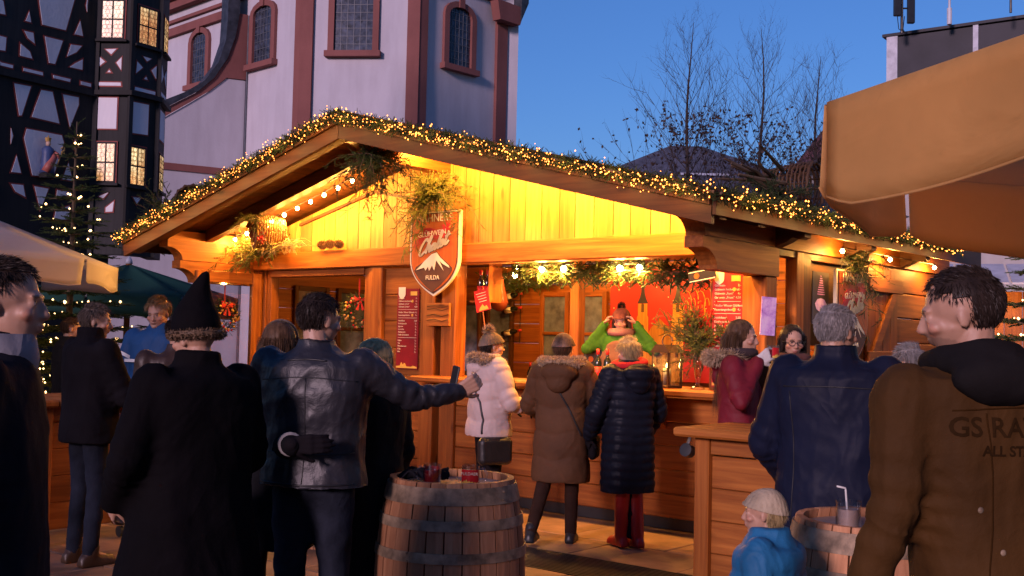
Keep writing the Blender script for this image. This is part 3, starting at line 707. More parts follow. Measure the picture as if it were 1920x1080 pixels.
for k in range(150):
    p = Vector(rng.normal(0, 1, 3)*[.24, .05, .03]); d = Vector(rng.normal(0, 1, 3)); d.z = d.z*.35 - (.8 if k % 5 == 0 else 0); d.normalize(); l = random.uniform(.1, .26)
    mb.tube([p-d*l*.5 + Vector((0, -.05, .03)), p + Vector((0, -.05, .04)), p+d*l*.5 + Vector((0, -.06, .0))], .0035, 3)
tag(mb.build('straw_stalk', M['hay'], t), kind='stuff')
t = thing('berry_sprig', 'red berry cluster in front of the lit wicker basket', 'berries', H(-5.62, -.74, 2.64), HA); mb = MB()
for k in range(16): mb.ball(rng.normal(0, .03, 3), .014, None, 7, 5)
tag(mb.build('berry', M['berry'], t, True), kind='stuff'); MB().tube([(0, .05, -.04), (0, .15, -.1)], .005, 4).build('stem', M['twig'], t)
def cone(label, loc):
    t = thing('pine_cone', label, 'pine cone', loc, HA, 'pine cones on the beam'); mb = MB()
    for k in range(60):
        s_ = k/60; a = k*2.4; r_ = .052*math.sin(math.pi*(.12+.85*s_))**.7; z = -.06+.12*s_
        d = Vector((math.cos(a), math.sin(a), .25)); q = Vector((-math.sin(a), math.cos(a), 0))*.013; p = Vector((0, 0, z))
        mb.add([p+d*r_*.25, p+d*r_*.85-q, p+d*r_*1.12+Vector((0, 0, .008)), p+d*r_*.85+q, p+d*r_*.9-Vector((0, 0, .008))], [(0, 1, 2, 3), (0, 3, 4, 1), (1, 4, 2), (4, 3, 2)])
    mb.xf(Matrix.Rotation(R(100), 4, 'Y'))
    tag(mb.build('scale', M['cone'], t), kind='stuff'); MB().tube([(-.05, 0, 0), (.05, 0, 0)], .016, 6).build('core', M['cone'], t)
cone('left of three pine cones on the beam', H(-5.36, -.13, 2.60)); cone('middle of three pine cones on the beam', H(-5.22, -.14, 2.605)); cone('right of three pine cones on the beam', H(-5.08, -.13, 2.60))
spray('fir_spray', 'fir branches lying around the roof basket on the right slope', 'fir branch', (-.55, 1.3, 3.0), [(.3, -.9, .05), (0, -.8, .2), (.4, .8, 0), (.8, -.3, -.1)], 16, .5, 'fir_dark', spread=.25)
spray('fir_spray', 'fir branches around the roof basket on the left slope', 'fir branch', (-6.9, -1.1, 2.92), [(-.7, -.3, .1), (-.8, .1, -.1), (.3, -.6, .25), (-.5, -.6, -.2)], 22, .55, 'fir_dark', spread=.3)
t = thing('driftwood', 'bare sticks poking out of the right roof basket', 'sticks', H(-.65, 1.4, 3.2), HA); mb = MB()
for k in range(9):
    d = Vector((random.uniform(-.3, .2), -1, random.uniform(-.05, .25))); p = Vector((random.uniform(-.1, .1), .1, random.uniform(-.1, .08)))
    mb2 = MB().tube([p, p+d*.3+Vector((0, 0, random.uniform(-.03, .05))), p+d*random.uniform(.45, .75)], [.022, .018, .009], 6); mb2.build('stick', M['twig'], t)

# ---------------------------------------------------------------- bar interior
t = thing('wall_mural', 'red printed mural of a yellow twin towered church behind the bar', 'mural', H(-2.72, 2.80, 1.15), HA)
def mp(n, poly, d, m): return MB().prism(poly, 1, -d-.002, -d).build(n, M[m], t)
MB().box(-.75, .75, 0, .02, 0, 1.34).build('panel', M['red_print'], t)
M['church_print'] = wood('church_print', (.78, .42, .08), (.42, .18, .03), 2, .5, 2, False)
mp('printed_nave', [(-.24, 0), (.16, 0), (.16, .48), (.08, .62), (-.04, .72), (-.16, .62), (-.24, .48)], .001, 'church_print')
for xx in (-.36, .12):
    mp('printed_tower', [(xx, 0), (xx+.16, 0), (xx+.16, .74), (xx+.145, .76), (xx+.145, .9), (xx+.015, .9), (xx+.015, .76), (xx, .74)], .004, 'church_print')
    mp('printed_spire', [(xx+.005, .905), (xx+.155, .905), (xx+.12, .97), (xx+.105, 1.03), (xx+.085, 1.24), (xx+.075, 1.24), (xx+.055, 1.03), (xx+.04, .97)], .004, 'poster_dark')
    for zz in (.28, .55, .8): mp('printed_window', [(xx+.06, zz), (xx+.10, zz), (xx+.10, zz+.09), (xx+.08, zz+.105), (xx+.06, zz+.09)], .007, 'sign_brown')
mp('printed_door', [(-.08, .12), (.0, .12), (.0, .3), (-.04, .33), (-.08, .3)], .004, 'sign_brown')
for k in range(16): mp('printed_star', [(q[0]+a, q[1]+b) for q in [(random.uniform(-.7, .7), random.uniform(.8, 1.3))] for a, b in ((-.008, 0), (0, -.008), (.008, 0), (0, .008))], .001, 'cream')
for k in range(5):
    mb = MB(); cx, cz = .32+.09*k, .85+.03*(k % 2)
    ribbon(mb, [Vector((cx+.05*math.cos(a*.5)*(.4+a/14), cz+.13*math.sin(a*.5)*(.4+a/14), 0)) for a in range(0, 18)], .0035, -.004, -.002); mb.build('printed_flourish', M['gold'], t)
t = thing('wine_rack', 'wire wall rack holding wine bottles behind the bar', 'wine rack', H(-4.95, 2.78, 1.55), HA)
for sx in (-.09, .09): MB().tube([(sx, 0, 0), (sx, 0, .7)], .006, 5).build('rail', M['darkmetal'], t)
for k in range(6): MB().tube([(-.09, 0, .02+k*.13), (-.09, -.1, .02+k*.13), (.09, -.1, .02+k*.13), (.09, 0, .02+k*.13)], .005, 5).build('shelf_wire', M['darkmetal'], t)
BOT = [(.001, 0), (.037, .002), (.037, .19), (.03, .215), (.014, .24), (.013, .30), (.015, .302), (.015, .312), (.001, .312)]
def bottle(label, loc, M4=None, lab='cream', group='bottles in the bar'):
    t = thing('wine_bottle', label, 'bottle', loc, HA, group); X = M4 or Matrix()
    MB().lathe(BOT, 14).xf(X).build('glass_body', M['bottle'], t, True)
    MB().lathe([(.0378, .05), (.0378, .15)], 14).xf(X).build('label', M[lab], t, True)
    MB().lathe([(.0155, .262), (.0158, .315)], 10).xf(X).build('capsule', M['red'], t, True)
for k, (zz, nm) in enumerate(((2.13, 'top'), (1.95, 'middle'), (1.66, 'lowest'))):
    bottle(nm + ' wine bottle lying in the wire wall rack', H(-5.10, 2.72, zz), Matrix.Rotation(R(80), 4, 'Y'))
t = thing('bar_shelf', 'small wooden shelf at the left post of the counter', 'shelf', H(-3.22, .22, 1.98), HA); MB().cbox(-.12, .14, -.1, .1, -.02, 0, .004).build('shelf_board', M['pine_x'], t); MB().box(.128, .14, -.1, .1, .0, .38).build('shelf_upright', M['pine_z'], t)
bottle('left bottle on the small shelf by the counter post', H(-3.26, .2, 1.98), lab='red'); bottle('right bottle on the small shelf by the counter post', H(-3.17, .2, 1.98), lab='red')
bottle('short bottle on the counter behind the brown coat', H(-1.78, .2, 1.21), lab='red'); bottle('bottle next to the barmaid on the counter', H(-1.70, .24, 1.21), lab='white')
t = thing('dispenser', 'tall black drinks dispenser standing on the bar', 'dispenser', H(-2.12, .75, 1.0), HA)
MB().cbox(-.13, .13, -.12, .12, 0, .62, .02).build('tank', M['darkmetal'], t); MB().lathe([(.13, .62), (.11, .66), (.05, .70), (.02, .71), (.02, .74), (.001, .74)], 16).build('lid', M['black'], t, True); MB().tube([(0, -.12, .12), (0, -.18, .12), (0, -.18, .08)], .012, 6).build('tap', M['steel'], t)
for a in (-.05, .05): MB().lathe([(.03, 0), (.03, .004)], 12).xf(Matrix.Translation((a, -.121, .42)) @ Matrix.Rotation(R(90), 4, 'X')).build('dial', M['sign_orange'], t)
t = flat_card('picture', 'small dark framed picture on the back wall of the bar', 'picture', H(-3.63, 2.83, 1.98), HA, .2, .27, 'poster_dark'); MB().lathe([(.001, -.06), (.06, -.04), (.045, .02), (.03, .06), (.001, .08)], 12).xf(Matrix.Translation((0, -.001, -.03)) @ Matrix.Diagonal((1, .03, 1, 1))).build('picture_figure', M['red'], t)
for k in range(7):
    bottle(['first', 'second', 'third', 'fourth', 'fifth', 'sixth', 'seventh'][k] + ' bottle from the left on the back bar', H(-4.45+k*.16+.05*(k % 2), 2.5, 1.0), lab=('cream', 'red', 'gold')[k % 3])
t = thing('ham', 'dark cured ham hanging from the bar ceiling', 'ham', H(-4.55, 2.0, 2.05), HA); MB().tube([(0, 0, -.12), (0, 0, -.08), (0, 0, 0), (.01, 0, .12), (.02, 0, .22), (.02, 0, .3)], [.03, .09, .11, .07, .035, .03], 14).build('meat', M['clay'], t, True); MB().tube([(.02, 0, .3), (.02, 0, .5)], .004, 4).build('cord', M['twig'], t)
# lantern and vase on the counter
t = thing('lantern', 'brown metal candle lantern standing on the counter', 'lantern', H(-.84, -.10, 1.211), HA + R(-8))
M['lantern'] = plain('lantern_metal', (.10, .055, .03), .45, .5)
MB().cbox(-.095, .095, -.095, .095, 0, .025, .004).build('base', M['lantern'], t)
for a in (-.085, .085):
    for b in (-.085, .085): MB().box(a-.008, a+.008, b-.008, b+.008, .025, .30).build('corner_bar', M['lantern'], t)
MB().prism([(-.11, .30), (.11, .30), (.045, .37), (-.045, .37)], 1, -.10, .10).build('roof', M['lantern'], t)
MB().tube([(0.055*math.cos(a*.5), 0, .40+.055*math.sin(a*.5)) for a in range(13)], .006, 6, False).build('ring', M['lantern'], t)
for a, b in ((-.083, 0), (.083, 0)): MB().box(a-.001, a+.001, -.076, .076, .03, .298).build('pane', M['glass'], t)
for b in (-.083, .083): MB().box(-.076, .076, b-.001, b+.001, .03, .298).build('pane', M['glass'], t)
cd = MB().lathe([(.032, .026), (.032, .17), (.01, .165)], 14).build('candle', M['cream'], t, True)
MB().lathe([(.001, .172), (.008, .182), (.006, .198), (.001, .215)], 8).build('flame', emit('flame', (1, .6, .15), 60), t, True)
bulb_light('candle_glow', t, (0, -.035, .24), 1.2, (1, .5, .12), .01)
t = thing('flower_vase', 'slim glass footed vase on the counter', 'vase', H(-.56, -.06, 1.211), HA)
MB().lathe([(.06, 0), (.058, .012), (.02, .035), (.016, .06), (.03, .12), (.038, .2), (.05, .36), (.046, .36), (.034, .2), (.02, .1)], 18).build('vase_glass', glass('vase_glass', (1, .85, .65), .03, .4), t, True)
spray('winter_bouquet', 'tall yellow green bouquet with red twigs in the glass vase', 'bouquet', (-.56, -.06, 1.56), [(.25, -.1, 1), (-.3, -.1, 1), (0, 0, 1), (.7, -.2, .5), (-.7, -.2, .5), (.5, -.4, .2)], 34, .42, 'fir_yellow', spread=.22, droop=.12)
spray('winter_bouquet', 'dark fir filling at the foot of the bouquet in the vase', 'bouquet', (-.56, -.06, 1.52), [(.6, -.2, .2), (-.6, -.2, .2), (.2, -.7, .1), (-.4, -.3, -.3), (.5, -.3, -.3)], 20, .30, 'fir', spread=.3, droop=.3)
t = thing('red_twigs', 'red berry twigs standing in the bouquet', 'twigs', H(-.56, -.06, 1.55), HA)
for k in range(7):
    d = Vector((random.uniform(-.5, .5), random.uniform(-.3, .1), 1)); l = random.uniform(.35, .5); mb = MB().tube([(0, 0, 0), d*l*.5, d*l+Vector((random.uniform(-.05, .05), 0, 0))], .004, 4)
    for q in range(5): mb.ball(d*l*(.55+.1*q)+Vector(rng.normal(0, .015, 3)), .010, None, 6, 4)
    mb.build('twig', M['berry'], t)
# ================================================================ BUILDINGS
def stucco(name, c, var=.06):
    m, nt, b, N, L = nodemat(name); v = coords(nt, (1, 1, 1), False)
    n = noise_tex(nt, v, .5, 6, .65); n2 = noise_tex(nt, coords(nt, (3, 3, .5), False), 1.0, 5)
    c1 = ramp(nt, n, [(.3, tuple(x*(1-var*2) for x in c)), (.7, c)])
    L.new(mix_rgb(nt, .6, c1, ramp(nt, n2, [(.35, (.85, .83, .83)), (.62, (1, 1, 1))]), 'MULTIPLY'), b.inputs['Base Color'])
    b.inputs['Roughness'].default_value = .85; b.inputs['Specular IOR Level'].default_value = .2
    bump(nt, noise_tex(nt, v, 14, 4), .25, .02, b); return m
M['stucco'] = stucco('white_stucco', (.55, .525, .57)); M['sandstone'] = stucco('red_sandstone', (.27, .105, .092), .12)
M['slate'] = plain('slate', (.045, .05, .065), .5, var=.3, scale=4); M['lead_glass'] = plain('leaded_glass', (.05, .06, .09), .12, bmp=.3, bscale=9, var=.4, spec=.3)
M['leading'] = plain('leading', (.12, .13, .15), .5, bmp=0)
class Face:
    """a vertical wall plane: s along the wall, z up, d outwards"""
    def __init__(s, o, d):
        s.o = Vector((o[0], o[1], 0)); s.d = Vector((d[0], d[1], 0)).normalized(); n = Vector((s.d.y, -s.d.x, 0))
        s.n = n if n.dot(-s.o) > 0 else -n
    def M(s): return Matrix(((s.d.x, s.n.x, 0, s.o.x), (s.d.y, s.n.y, 0, s.o.y), (0, 0, 1, 0), (0, 0, 0, 1)))
    def prism(s, poly, d0, d1): return MB().prism(poly, 1, d0, d1).xf(s.M())
    def box(s, a, b, z0, z1, d0, d1): return s.prism([(a, z0), (b, z0), (b, z1), (a, z1)], d0, d1)
def arch(a, b, z0, zs, rise, k=8):
    c = (a+b)/2; h = (b-a)/2
    return [(a, z0), (b, z0)] + [(c + h*math.cos(math.pi*i/k), zs + rise*math.sin(math.pi*i/k)) for i in range(k+1)]
church = thing('church', 'white baroque church choir with red sandstone pilasters and arched windows', 'church', (-6, 40, 0))
def cp(n, mb, m, parent=None, smooth=False):
    o = mb.build(n, M[m], None, smooth); o.parent = parent or church
    if not parent: o.matrix_parent_inverse = Matrix.Translation((6, -40, 0))
    return o
A_, B_ = (-6.98, 36.18), (-3.24, 35.82)
CF = Face(A_, (B_[0]-A_[0], B_[1]-A_[1])); RF = Face(B_, (.678, .735)); LF = Face(A_, (-.717, .697)); VW = Face((-9.39, 38.5), (-.84, -.54))
ZT = 15.5
cp('wall', CF.box(0, 3.757, 0, ZT, -.5, 0), 'stucco'); cp('wall', RF.box(0, 4.1, 0, ZT, -.5, 0), 'stucco'); cp('wall', LF.box(0, 14, 0, ZT, -.5, 0), 'stucco')
cp('wall', Face((-.46, 38.83), (-.25, .97)).box(0, 9, 0, ZT, -.5, 0), 'stucco')
for f, a, b in ((CF, -.10, .32), (LF, .0, .34), (CF, 3.44, 3.85), (RF, .0, .34), (RF, 3.62, 4.13)):
    cp('pilaster', f.box(a, b, 0, 12.95, .002, .13), 'sandstone')
    cp('pilaster_capital', f.box(a-.06, b+.06, 12.95, 13.25, .002, .2), 'sandstone')
for f, a, b in ((CF, -.2, 3.95), (RF, -.05, 4.35), (LF, -.05, 14)):
    for z0, z1, d in ((13.0, 13.12, .12), (13.45, 13.75, .3), (13.75, 13.95, .45)): cp('cornice', f.box(a, b, z0+.26, z1+.26, .003, d), 'sandstone')
cp('cornice', RF.prism([(3.35, 12.55), (4.35, 12.55), (4.6, 13.2), (3.2, 13.2)], .14, .5), 'sandstone')
cp('eave_roof', RF.prism([(-.3, 14.22), (4.9, 14.22), (4.2, 17.5), (.2, 17.5)], -.4, .75), 'slate'); cp('eave_roof', RF.prism([(4.36, 12.7), (4.72, 13.4), (4.72, 14.2), (4.36, 14.2)], -.6, .55), 'slate')
cp('cornice', LF.box(4.0, 14, 12.75, 13.05, .003, .16), 'sandstone')
def church_window(f, a, b, z0, zs, rise, fr=.22):
    w = bpy.data.objects.new('window', None); COL.objects.link(w); w.parent = church; w.matrix_parent_inverse = Matrix.Translation((6, -40, 0))
    o, i = arch(a, b, z0, zs, rise), arch(a+fr, b-fr, z0+.05, zs, rise-fr*.9); n = len(o)
    # frame as ring of quads extruded
    mb = MB(); V = [(p[0], .005, p[1]) for p in o] + [(p[0], .005, p[1]) for p in i] + [(p[0], .12, p[1]) for p in o] + [(p[0], .12, p[1]) for p in i]
    F = []
    for k in range(n):
        j = (k+1) % n; F += [(2*n+k, 2*n+j, 3*n+j, 3*n+k), (k, j, 2*n+j, 2*n+k), (n+k, 3*n+k, 3*n+j, n+j)]
    mb.add(V, F).xf(f.M()); cp('frame', mb, 'sandstone', w)
    cp('keystone', f.box((a+b)/2-.12, (a+b)/2+.12, zs+rise-fr, zs+rise+.08, .121, .17), 'sandstone', w)
    cp('sill', f.box(a-.08, b+.08, z0-.14, z0+.05, .004, .24), 'sandstone', w)
    cp('pane', f.prism(i, .004, .02), 'lead_glass', w)
    mb = MB(); nx = 6; W_ = b-a-2*fr
    for k in range(1, nx):
        x_ = a+fr+W_*k/nx; hh = zs + (rise-fr)*math.sqrt(max(0, 1-((x_-(a+b)/2)/(W_/2))**2))
        mb.v; q = MB().box(x_-.009, x_+.009, .021, .035, z0+.06, hh); mb.add(q.v, q.f)
    zz = z0+.3
    while zz < zs+rise*.5:
        hw = W_/2 if zz < zs else W_/2*math.sqrt(max(0, 1-((zz-zs)/(rise-fr))**2))
        q = MB().box((a+b)/2-hw, (a+b)/2+hw, .022, .034, zz-.008, zz+.008); mb.add(q.v, q.f); zz += .26
    cp('leading', mb.xf(f.M()), 'leading', w)
church_window(CF, .82, 2.5, 10.75, 13.4, .6, .2); church_window(RF, 1.1, 2.6, 10.6, 12.35, .5); church_window(LF, 1.55, 3.1, 10.75, 12.5, .45); church_window(LF, 5.75, 7.2, 10.62, 12.25, .5)
REDV = [(0.31, 12.63), (0.44, 11.78), (0.69, 10.98), (1.15, 10.23), (1.67, 9.71), (2.32, 9.29), (3.09, 8.79), (4.6, 8.2), (4.6, 7.85), (3.08, 8.49), (1.93, 9.31), (1.27, 9.8), (0.7, 10.33), (0.02, 10.35), (0.02, 12.63)]
cp('volute_wall', VW.prism([(0.02, 0), (7, 0), (7, 7.8), (4.6, 7.83), (3.08, 8.47), (1.93, 9.29), (1.27, 9.78), (0.7, 10.31), (0.02, 10.33)], -.4, 0), 'stucco')
cp('volute_stone', VW.prism(REDV, -.38, .05), 'sandstone')
SL = [(0.75, 14.0), (0.75, 12.55), (0.78, 11.65), (1.03, 10.79), (1.48, 10.11), (2.07, 9.66), (2.66, 9.34), (3.1, 9.12), (4.6, 8.6), (4.6, 8.22), (3.09, 8.81), (2.32, 9.31), (1.67, 9.73), (1.15, 10.25), (0.71, 11.0), (0.46, 11.79), (0.33, 12.64), (0.37, 14.0)]
cp('volute_roof', VW.prism(SL, -.6, .12), 'slate')
cp('string_course', VW.box(.02, 7, 6.97, 7.2, .002, .06), 'sandstone'); cp('downpipe', MB().tube([VW.M() @ Vector((.0, .09, 0)), VW.M() @ Vector((.0, .09, 12.6))], .03, 6), 'leading')
# -------- half-timbered house
house = thing('timber_house', 'dark half-timbered house with white panels and lit bay windows', 'house', (-9, 24, 0))
def hp(n, mb, m, parent=None):
    o = mb.build(n, M[m] if isinstance(m, str) else m); o.parent = parent or house
    if not parent: o.matrix_parent_inverse = Matrix.Translation((9, -24, 0))
    return o
M['timber'] = wood('black_timber', (.030, .031, .036), (.014, .015, .018), 2, .7, .6, False); M['infill'] = stucco('infill_plaster', (.86, .84, .88)); M['red_line'] = plain('red_outline', (.26, .035, .025), .6, bmp=0)
FA = Face((-8.91, 24.0), (.53, .848)); F1 = Face((-9.02, 23.83), (.999, -.04)); F2 = Face((-8.258, 23.80), (.53, .848)); F3 = Face((-7.86, 24.44), (-.14, .99))
hp('timber_wall', FA.box(-9, .3, 0, 6.69, -.4, -.03), 'timber'); hp('timber_wall', FA.box(-9, .3, 6.6, 13, -.4, -.012), 'timber')
hp('jetty_beam', FA.box(-9, .1, 6.58, 6.72, -.02, .05), 'timber')
for f, w_ in ((F1, .763), (F2, .752), (F3, 1.0)):
    hp('bay_wall', f.box(-.0, w_, 3.2, 6.69, -.3, -.02), 'timber'); hp('bay_wall', f.box(-.0, w_, 6.62, 13, -.3, -.011), 'timber')
    hp('bay_cornice', f.box(-.05, w_+.05, 6.62, 6.72, -.01, .1), 'timber'); hp('corner_post', f.box(-.05, .05, 3.2, 13, -.05, .03), 'timber')
FAC_UP= [[(-1.68, 8.41), (-0.8, 8.65), (-1.01, 7.83), (-1.56, 7.81)], [(-1.87, 8.0), (-1.82, 7.79), (-1.94, 7.79)], [(-0.67, 8.11), (-0.59, 7.81), (-0.79, 7.8)], [(-0.54, 8.49), (-0.51, 8.65), (-0.5, 8.61), (-0.51, 8.35)], [(-1.96, 7.58), (-1.76, 7.59), (-1.72, 7.38), (-1.87, 7.45)], [(-2.03, 7.3), (-1.82, 7.19), (-1.76, 7.06), (-2.03, 7.06)], [(-1.49, 7.58), (-1.07, 7.59), (-1.23, 7.07), (-1.37, 7.06)], [(-0.87, 7.56), (-0.61, 7.59), (-0.73, 7.43), (-0.95, 7.29)], [(-0.57, 7.31), (-0.57, 7.09), (-0.88, 7.08), (-0.75, 7.19)], [(-2.54, 6.83), (-2.18, 6.83), (-2.18, 6.77), (-2.54, 6.77)], [(-1.94, 6.83), (-1.51, 6.83), (-1.5, 6.77), (-1.94, 6.77)], [(-1.26, 6.83), (-0.85, 6.83), (-0.86, 6.77), (-1.25, 6.77)], [(-0.59, 6.84), (-0.34, 6.84), (-0.34, 6.77), (-0.59, 6.77)], [(-2.65, 8.11), (-2.45, 8.06), (-2.39, 7.8), (-2.65, 7.78)], [(-2.63, 7.35), (-2.35, 7.35), (-2.36, 7.08), (-2.63, 7.06)]]
FAC_LO= [[(-2.12, 6.48), (-1.75, 6.49), (-1.93, 5.87), (-1.98, 5.86)], [(-1.51, 6.47), (-1.25, 6.48), (-1.06, 5.86), (-1.7, 5.88)], [(-1.0, 6.48), (-0.62, 6.49), (-0.61, 6.34), (-0.8, 5.83)], [(-1.8, 5.62), (-0.99, 5.62), (-0.93, 5.47), (-1.16, 4.7), (-1.63, 4.7), (-1.85, 5.42)], [(-2.15, 5.57), (-2.1, 5.43), (-2.14, 5.26)], [(-2.0, 5.04), (-1.89, 4.71), (-2.1, 4.7)], [(-0.62, 5.69), (-0.61, 5.29), (-0.7, 5.45)], [(-0.8, 5.07), (-0.69, 4.71), (-0.93, 4.71)], [(-2.09, 4.46), (-1.83, 4.47), (-1.77, 4.24), (-1.99, 4.32)], [(-1.57, 4.48), (-1.25, 4.47), (-1.42, 4.01)], [(-1.05, 4.06), (-0.73, 4.17), (-0.74, 3.89), (-1.09, 3.85)], [(-1.04, 4.47), (-0.71, 4.46), (-0.72, 4.4), (-1.06, 4.33)], [(-2.6, 4.4), (-2.4, 4.4), (-2.45, 4.0), (-2.6, 3.9)]]
# the pattern goes on to the left of the view
FAC_LO += [[(x-2.0, z) for x, z in p] for p in FAC_LO[:10]]; FAC_UP += [[(x-2.1, z) for x, z in p] for p in FAC_UP[:13]]
F1P= [[(0.02, 7.62), (0.26, 7.63), (0.15, 7.51)], [(-0.15, 7.49), (0.02, 7.35), (-0.15, 7.21)], [(0.38, 7.45), (0.38, 7.17), (0.27, 7.33)], [(0.12, 7.17), (0.16, 7.12), (0.08, 7.12)], [(-0.14, 6.9), (0.38, 6.9), (0.39, 6.83), (-0.14, 6.83)], [(-0.09, 6.57), (0.32, 6.57), (0.32, 5.9), (-0.09, 5.9)], [(-0.0, 4.44), (0.21, 4.53), (0.1, 4.4)], [(0.16, 4.2), (0.33, 4.34), (0.31, 4.12), (0.16, 4.11)]]
F2P= [[(-0.0, 7.54), (0.22, 7.53), (0.11, 7.45)], [(-0.15, 7.39), (-0.0, 7.29), (-0.17, 7.13)], [(0.37, 7.4), (0.37, 7.12), (0.24, 7.28)], [(0.1, 7.11), (0.14, 7.05), (0.05, 7.05)], [(-0.18, 6.83), (0.36, 6.83), (0.36, 6.76), (-0.19, 6.76)], [(-0.22, 6.5), (0.2, 6.51), (0.2, 5.85), (-0.21, 5.83)], [(-0.12, 4.45), (0.08, 4.46), (-0.02, 4.32)]]
F3P = [[(.2, 6.5), (.8, 6.5), (.8, 5.85), (.2, 5.85)], [(.2, 6.9), (.8, 6.9), (.8, 6.82), (.2, 6.82)], [(.2, 7.5), (.45, 7.3), (.2, 7.1)], [(.8, 7.5), (.8, 7.1), (.55, 7.3)]]
def grow(poly, g):
    cx = sum(p[0] for p in poly)/len(poly); cz = sum(p[1] for p in poly)/len(poly)
    a = Vector((0, 0)); out = []; n = len(poly)
    area = sum(poly[i][0]*poly[(i+1) % n][1]-poly[(i+1) % n][0]*poly[i][1] for i in range(n)); sg = 1 if area > 0 else -1
    for i in range(n):
        p0, p1, p2 = Vector(poly[i-1]), Vector(poly[i]), Vector(poly[(i+1) % n]); e1 = (p1-p0).normalized(); e2 = (p2-p1).normalized()
        n1 = Vector((e1.y, -e1.x))*sg; n2 = Vector((e2.y, -e2.x))*sg; b = (n1+n2); l = max(.45, b.length_squared/2)
        out.append(tuple(p1 + b*g/l*.5*1.0 if b.length else p1))
    return out
for f, polys, dx, d in ((FA, FAC_UP, 0, -.010), (FA, FAC_LO, 0, -.028), (F1, F1P, .15, -.010), (F2, F2P, .28, -.010), (F3, F3P, 0, -.009)):
    for p in polys:
        q = [(x+dx, z) for x, z in p]
        o = hp('infill_panel', f.prism(q, d+.008, d+.016), 'infill'); hp('panel_border', f.prism(grow(q, .055), d-.02, d+.007), 'red_line', o)
def bullseye():
    m, nt, b, N, L = nodemat('lit_bullseye_glass'); v = coords(nt, (1, 1, 1), False, 'Object')
    vo = N.new('ShaderNodeTexVoronoi'); vo.inputs['Scale'].default_value = 11; vo.inputs['Randomness'].default_value = .25; L.new(v, vo.inputs['Vector'])
    n = noise_tex(nt, v, 1.6, 2)
    oi_ = N.new('ShaderNodeObjectInfo'); c = mix_rgb(nt, .9, ramp(nt, n, [(.35, (1, .50, .18)), (.65, (1, .78, .42))]), ramp(nt, oi_.outputs['Random'], [(0, (.45, .36, .28)), (1, (1.1, 1.08, 1.05))]), 'MULTIPLY'); c2 = ramp(nt, vo.outputs['Distance'], [(.05, (.55, .5, .42)), (.12, (1, 1, 1)), (.42, (.95, .95, .95)), (.55, (.55, .45, .35))])
    L.new(mix_rgb(nt, 1, c, c2, 'MULTIPLY'), b.inputs['Emission Color']); b.inputs['Emission Strength'].default_value = .85; b.inputs['Base Color'].default_value = (.2, .15, .1, 1); b.inputs['Roughness'].default_value = .3
    return m
M['bullseye'] = bullseye()
F1W = [(-.06, .38, 7.875, 8.66), (-.055, .305, 4.775, 5.57)]; F2W = [(-.125, .315, 7.815, 8.585), (-.24, .125, 4.735, 5.515)]
for f, ws, dx in ((F1, F1W, .15), (F2, F2W, .28), (F3, [(.3, .75, 7.85, 8.6), (.3, .75, 4.75, 5.5)], 0)):
    for a, b, z0, z1 in ws:
        a += dx; b += dx
        w = bpy.data.objects.new('window', None); COL.objects.link(w); w.parent = house; w.matrix_parent_inverse = Matrix.Translation((9, -24, 0))
        hp('red_surround', f.prism(grow([(a, z0), (b, z0), (b, z1), (a, z1)], .13), -.015, .012), 'red_line', w)
        hp('sash_frame', f.prism(grow([(a, z0), (b, z0), (b, z1), (a, z1)], .08), -.012, .022), 'timber', w)
        mx, mz = (a+b)/2, z0+(z1-z0)*.5
        for xa, xb in ((a, mx-.018), (mx+.018, b)):
            for za, zb in ((z0, mz-.018), (mz+.018, z1)):
                hp('pane', f.box(xa, xb, za, zb, -.01, .026), 'bullseye', w)
                # lead rings of the crown glass
                mb = MB(); r_ = .052; zz = za + r_; row = 0
                while zz < zb - r_*.5:
                    xx = xa + r_ + (r_ if row % 2 else 0)
                    while xx < xb - r_*.3:
                        mb.tube([(xx+r_*.93*math.cos(t_*math.pi/4), .028, zz+r_*.93*math.sin(t_*math.pi/4)) for t_ in range(9)], .0045, 3, False); xx += 2*r_
                    zz += r_*1.75; row += 1
                tag(hp('lead_ring', mb.xf(f.M()), 'timber', w), kind='stuff')
        hp('window_sill', f.box(a-.12, b+.12, z0-.1, z0-.05, .0, .09), 'timber', w)
# statue of a crowned robed figure on the facade
M['st_blue'] = plain('statue_blue', (.05, .08, .2), .5); M['st_red'] = plain('statue_red', (.36, .10, .08), .5); M['st_skin'] = plain('statue_skin', (.5, .34, .26), .5); M['st_gold'] = plain('statue_gold', (.45, .28, .08), .4)
t = thing('wall_statue', 'painted crowned robed statue with flowering staff on the timber house', 'statue', FA.M() @ Vector((-1.40, .12, 4.66)), math.atan2(.848, .53))
MB().tube([(0, 0, .0), (0, 0, .06), (0, 0, .10)], [.14, .16, .12], 10).build('console', M['timber'], t)
MB().tube([(0, 0, .10), (.01, 0, .25), (0, 0, .48), (0, 0, .60), (0, 0, .66)], [.15, .13, .11, .12, .05], 14).build('blue_robe', M['st_blue'], t, True)
MB().tube([(-.07, -.06, .12), (-.02, -.10, .26), (.08, -.09, .42), (.10, -.04, .56)], [.09, .08, .07, .05], 10).build('red_cloak', M['st_red'], t, True)
MB().ball((0, -.01, .71), (.05, .055, .065)).build('head', M['st_skin'], t, True)
MB().lathe([(.055, .75), (.05, .77), (.065, .83), (.05, .83), (.03, .80), (.01, .86), (.001, .9)], 10).build('crown', M['st_gold'], t)
MB().tube([(.10, -.06, .55), (.14, -.14, .5), (.16, -.16, .42)], [.04, .035, .03], 8).build('arm', M['st_red'], t, True)
mb = MB().tube([(.12, -.15, .28), (.20, -.16, .5), (.28, -.16, .66)], .012, 5)
for k in range(8): mb.ball((.21+.02*(k % 3)+random.uniform(-.02, .03), -.16, .5+k*.022), .018, None, 6, 4)
mb.build('flower_staff', M['st_gold'], t)
